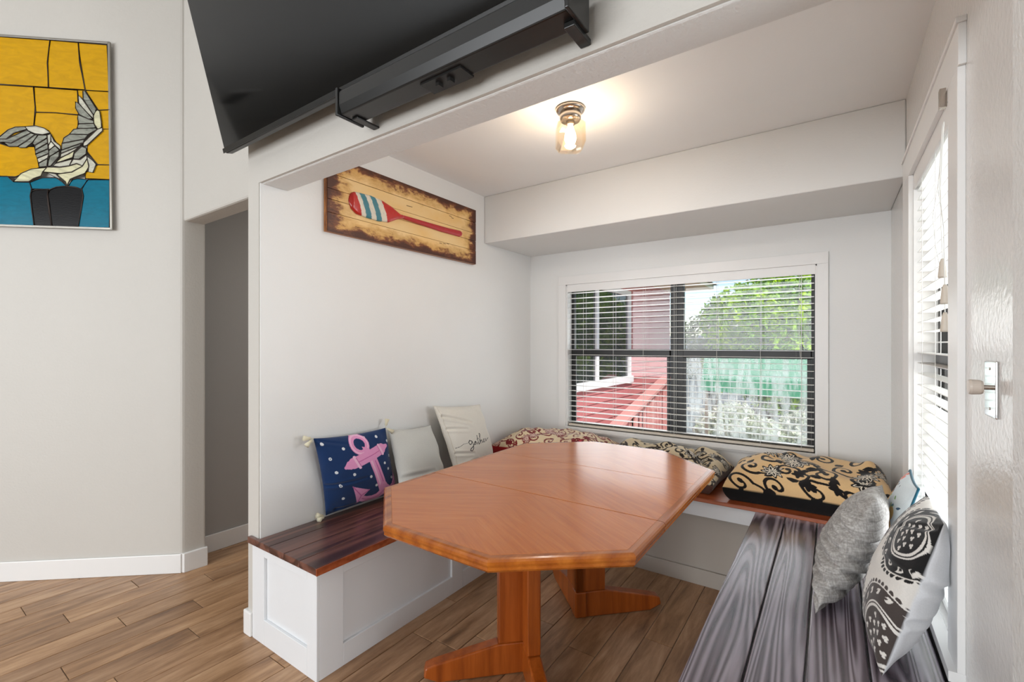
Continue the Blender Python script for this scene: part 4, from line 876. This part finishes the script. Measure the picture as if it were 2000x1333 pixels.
M['leafpale'] = f_leaf('pale_shrub_leaf', [(.35, (120, 142, 96)), (.5, (196, 206, 182)), (.65, (240, 240, 232))])
M['bark'] = plain('grey_bark', (104, 88, 72), .9, 0, .5, 30, .2)
def foliage(blobs, n, size, seed):
    r_ = np.random.default_rng(seed); out = []; V = []; w_ = np.array([b[3]**2 for b in blobs]); w_ = w_/w_.sum(); pick = r_.choice(len(blobs), n, p=w_)
    B_ = np.array([b[:4] for b in blobs])[pick]; d = r_.normal(size=(n, 3)); d /= np.linalg.norm(d, axis=1)[:, None]; rad = B_[:, 3]*r_.uniform(.55, 1.05, n)**.7
    c = B_[:, :3]+d*rad[:, None]*np.array([1, 1, .85]); t1 = r_.normal(size=(n, 3)); t1 /= np.linalg.norm(t1, axis=1)[:, None]; nn = d+r_.normal(size=(n, 3))*.6; t2 = np.cross(t1, nn); t2 /= np.linalg.norm(t2, axis=1)[:, None]
    s_ = size*r_.uniform(.6, 1.3, n)[:, None]; V = np.stack([c-t1*s_, c+t2*s_*.45, c+t1*s_, c-t2*s_*.45], 1).reshape(-1, 3)
    mb = MB(); mb.v = [tuple(p) for p in V]; mb.f = [[4*i, 4*i+1, 4*i+2, 4*i+3] for i in range(n)]; return mb
def plant(name, label, cat, base, blobs, n, size, mat, seed, trunk, group=None):
    r = thing(name, label, cat, base, group); f = foliage(blobs, n, size, seed); o = obj('foliage', f, mat, r); o['kind'] = 'stuff'
    tk = MB(); b0 = np.array(base)
    for bx in blobs[:6]: tk.tube([b0, b0+(np.array(bx[:3])-b0)*.5+np.array([.05, 0, .1]), np.array(bx[:3])], [trunk, trunk*.6, trunk*.2], 7)
    obj('branches', tk, M['bark'], r, smooth=True); return r
plant('tree', 'bushy tree with sunlit lime green leaves outside the back window', 'tree', (-1.0, 9.2, -.3),
      [(-1.15, 9.0, 1.75, .85), (-.55, 9.1, 2.0, .85), (-.1, 9.3, 1.7, .9), (-1.3, 9.0, 1.1, .7), (-.6, 8.9, 1.0, .9), (.3, 9.2, 1.1, .9), (-.4, 9.2, 2.35, .55), (-1.0, 9.4, 2.2, .5)], 15000, .065, M['leaf'], 2, .1)
plant('shrub', 'darker thin leaved shrub left of the lime green tree', 'shrub', (-2.25, 11.0, -.3), [(-2.3, 11.0, 1.6, .6), (-1.95, 11.0, 2.1, .45), (-2.3, 11.0, 1.0, .6), (-1.8, 11.0, 1.3, .55)], 4500, .05, M['leafdk'], 5, .05)
for k, (x_, y_, r_, lb) in enumerate(((-1.3, 7.4, .42, 'pale flowering shrub low behind the fogged pane, leftmost'), (-.85, 6.2, .40, 'pale flowering shrub low behind the fogged pane, middle'), (-.25, 7.4, .45, 'pale flowering shrub low behind the fogged pane, rightmost'))):
    plant('shrub', lb, 'shrub', (x_, y_, -.3), [(x_, y_, .1, r_), (x_+.12, y_, .3, r_*.7), (x_-.12, y_+.05, .0, r_*.8)], 3500, .045, M['leafpale'], 20+k, .03)
# teal garden tarp on two stakes behind the fogged pane
tp = thing('garden_tarp', 'green tarp stretched between stakes behind the fogged lower right pane', 'tarp', (-.55, 5.6, -.3))
obj('sheet', MB().prism([(-1.25, 5.6, .86), (.35, 5.6, .80), (.42, 5.6, .95), (.40, 5.6, 1.20), (.30, 5.6, 1.27), (-1.2, 5.6, 1.24)], (0, .01, 0)), plain('green_tarp', (8, 122, 84), .5), tp)
for x_ in (-1.2, .34): obj('stake', MB().box(x_, x_+.03, 5.615, 5.645, -.3, 1.25), M['bark'], tp)
# neighbour wall outside the right window
nbw = thing('neighbour_house', 'pale neighbouring house wall beyond the right side window', 'house', (4.5, 1, -.3))
obj('wall', MB().box(4.5, 4.7, -6, 9, -.3, 3.2), plain('pale_stucco', (226, 222, 214), .8, 0, .3, 30), nbw)
obj('roof', MB().prism([(4.2, -6, 3.2), (6.0, -6, 3.2), (6.0, -6, 3.9)], (0, 15, 0)), plain('brown_shingle', (120, 104, 92), .9, 0, .4, 30), nbw)
# nook roof keeps the sun off the blinds' upper part
struct('roof_nook', MB().box(-2.9, .95, 1.3, 3.98, 2.62, 2.72), M['eave'])
# vent geometry
obj('backing', MB().box(-7.75, -7.15, -2.57, -2.23, 3.692, 3.698), M['black'], cv)
obj('frame', MB().box(-7.82, -7.08, -2.64, -2.57, 3.68, 3.699).box(-7.82, -7.08, -2.23, -2.16, 3.68, 3.699).box(-7.82, -7.75, -2.57, -2.23, 3.68, 3.699).box(-7.15, -7.08, -2.57, -2.23, 3.68, 3.699), M['trim'], cv)
for k in range(11): obj('louvre', MB().box(-7.74+k*.055, -7.725+k*.055, -2.57, -2.23, 3.682, 3.693), M['blackmetal'], cv)
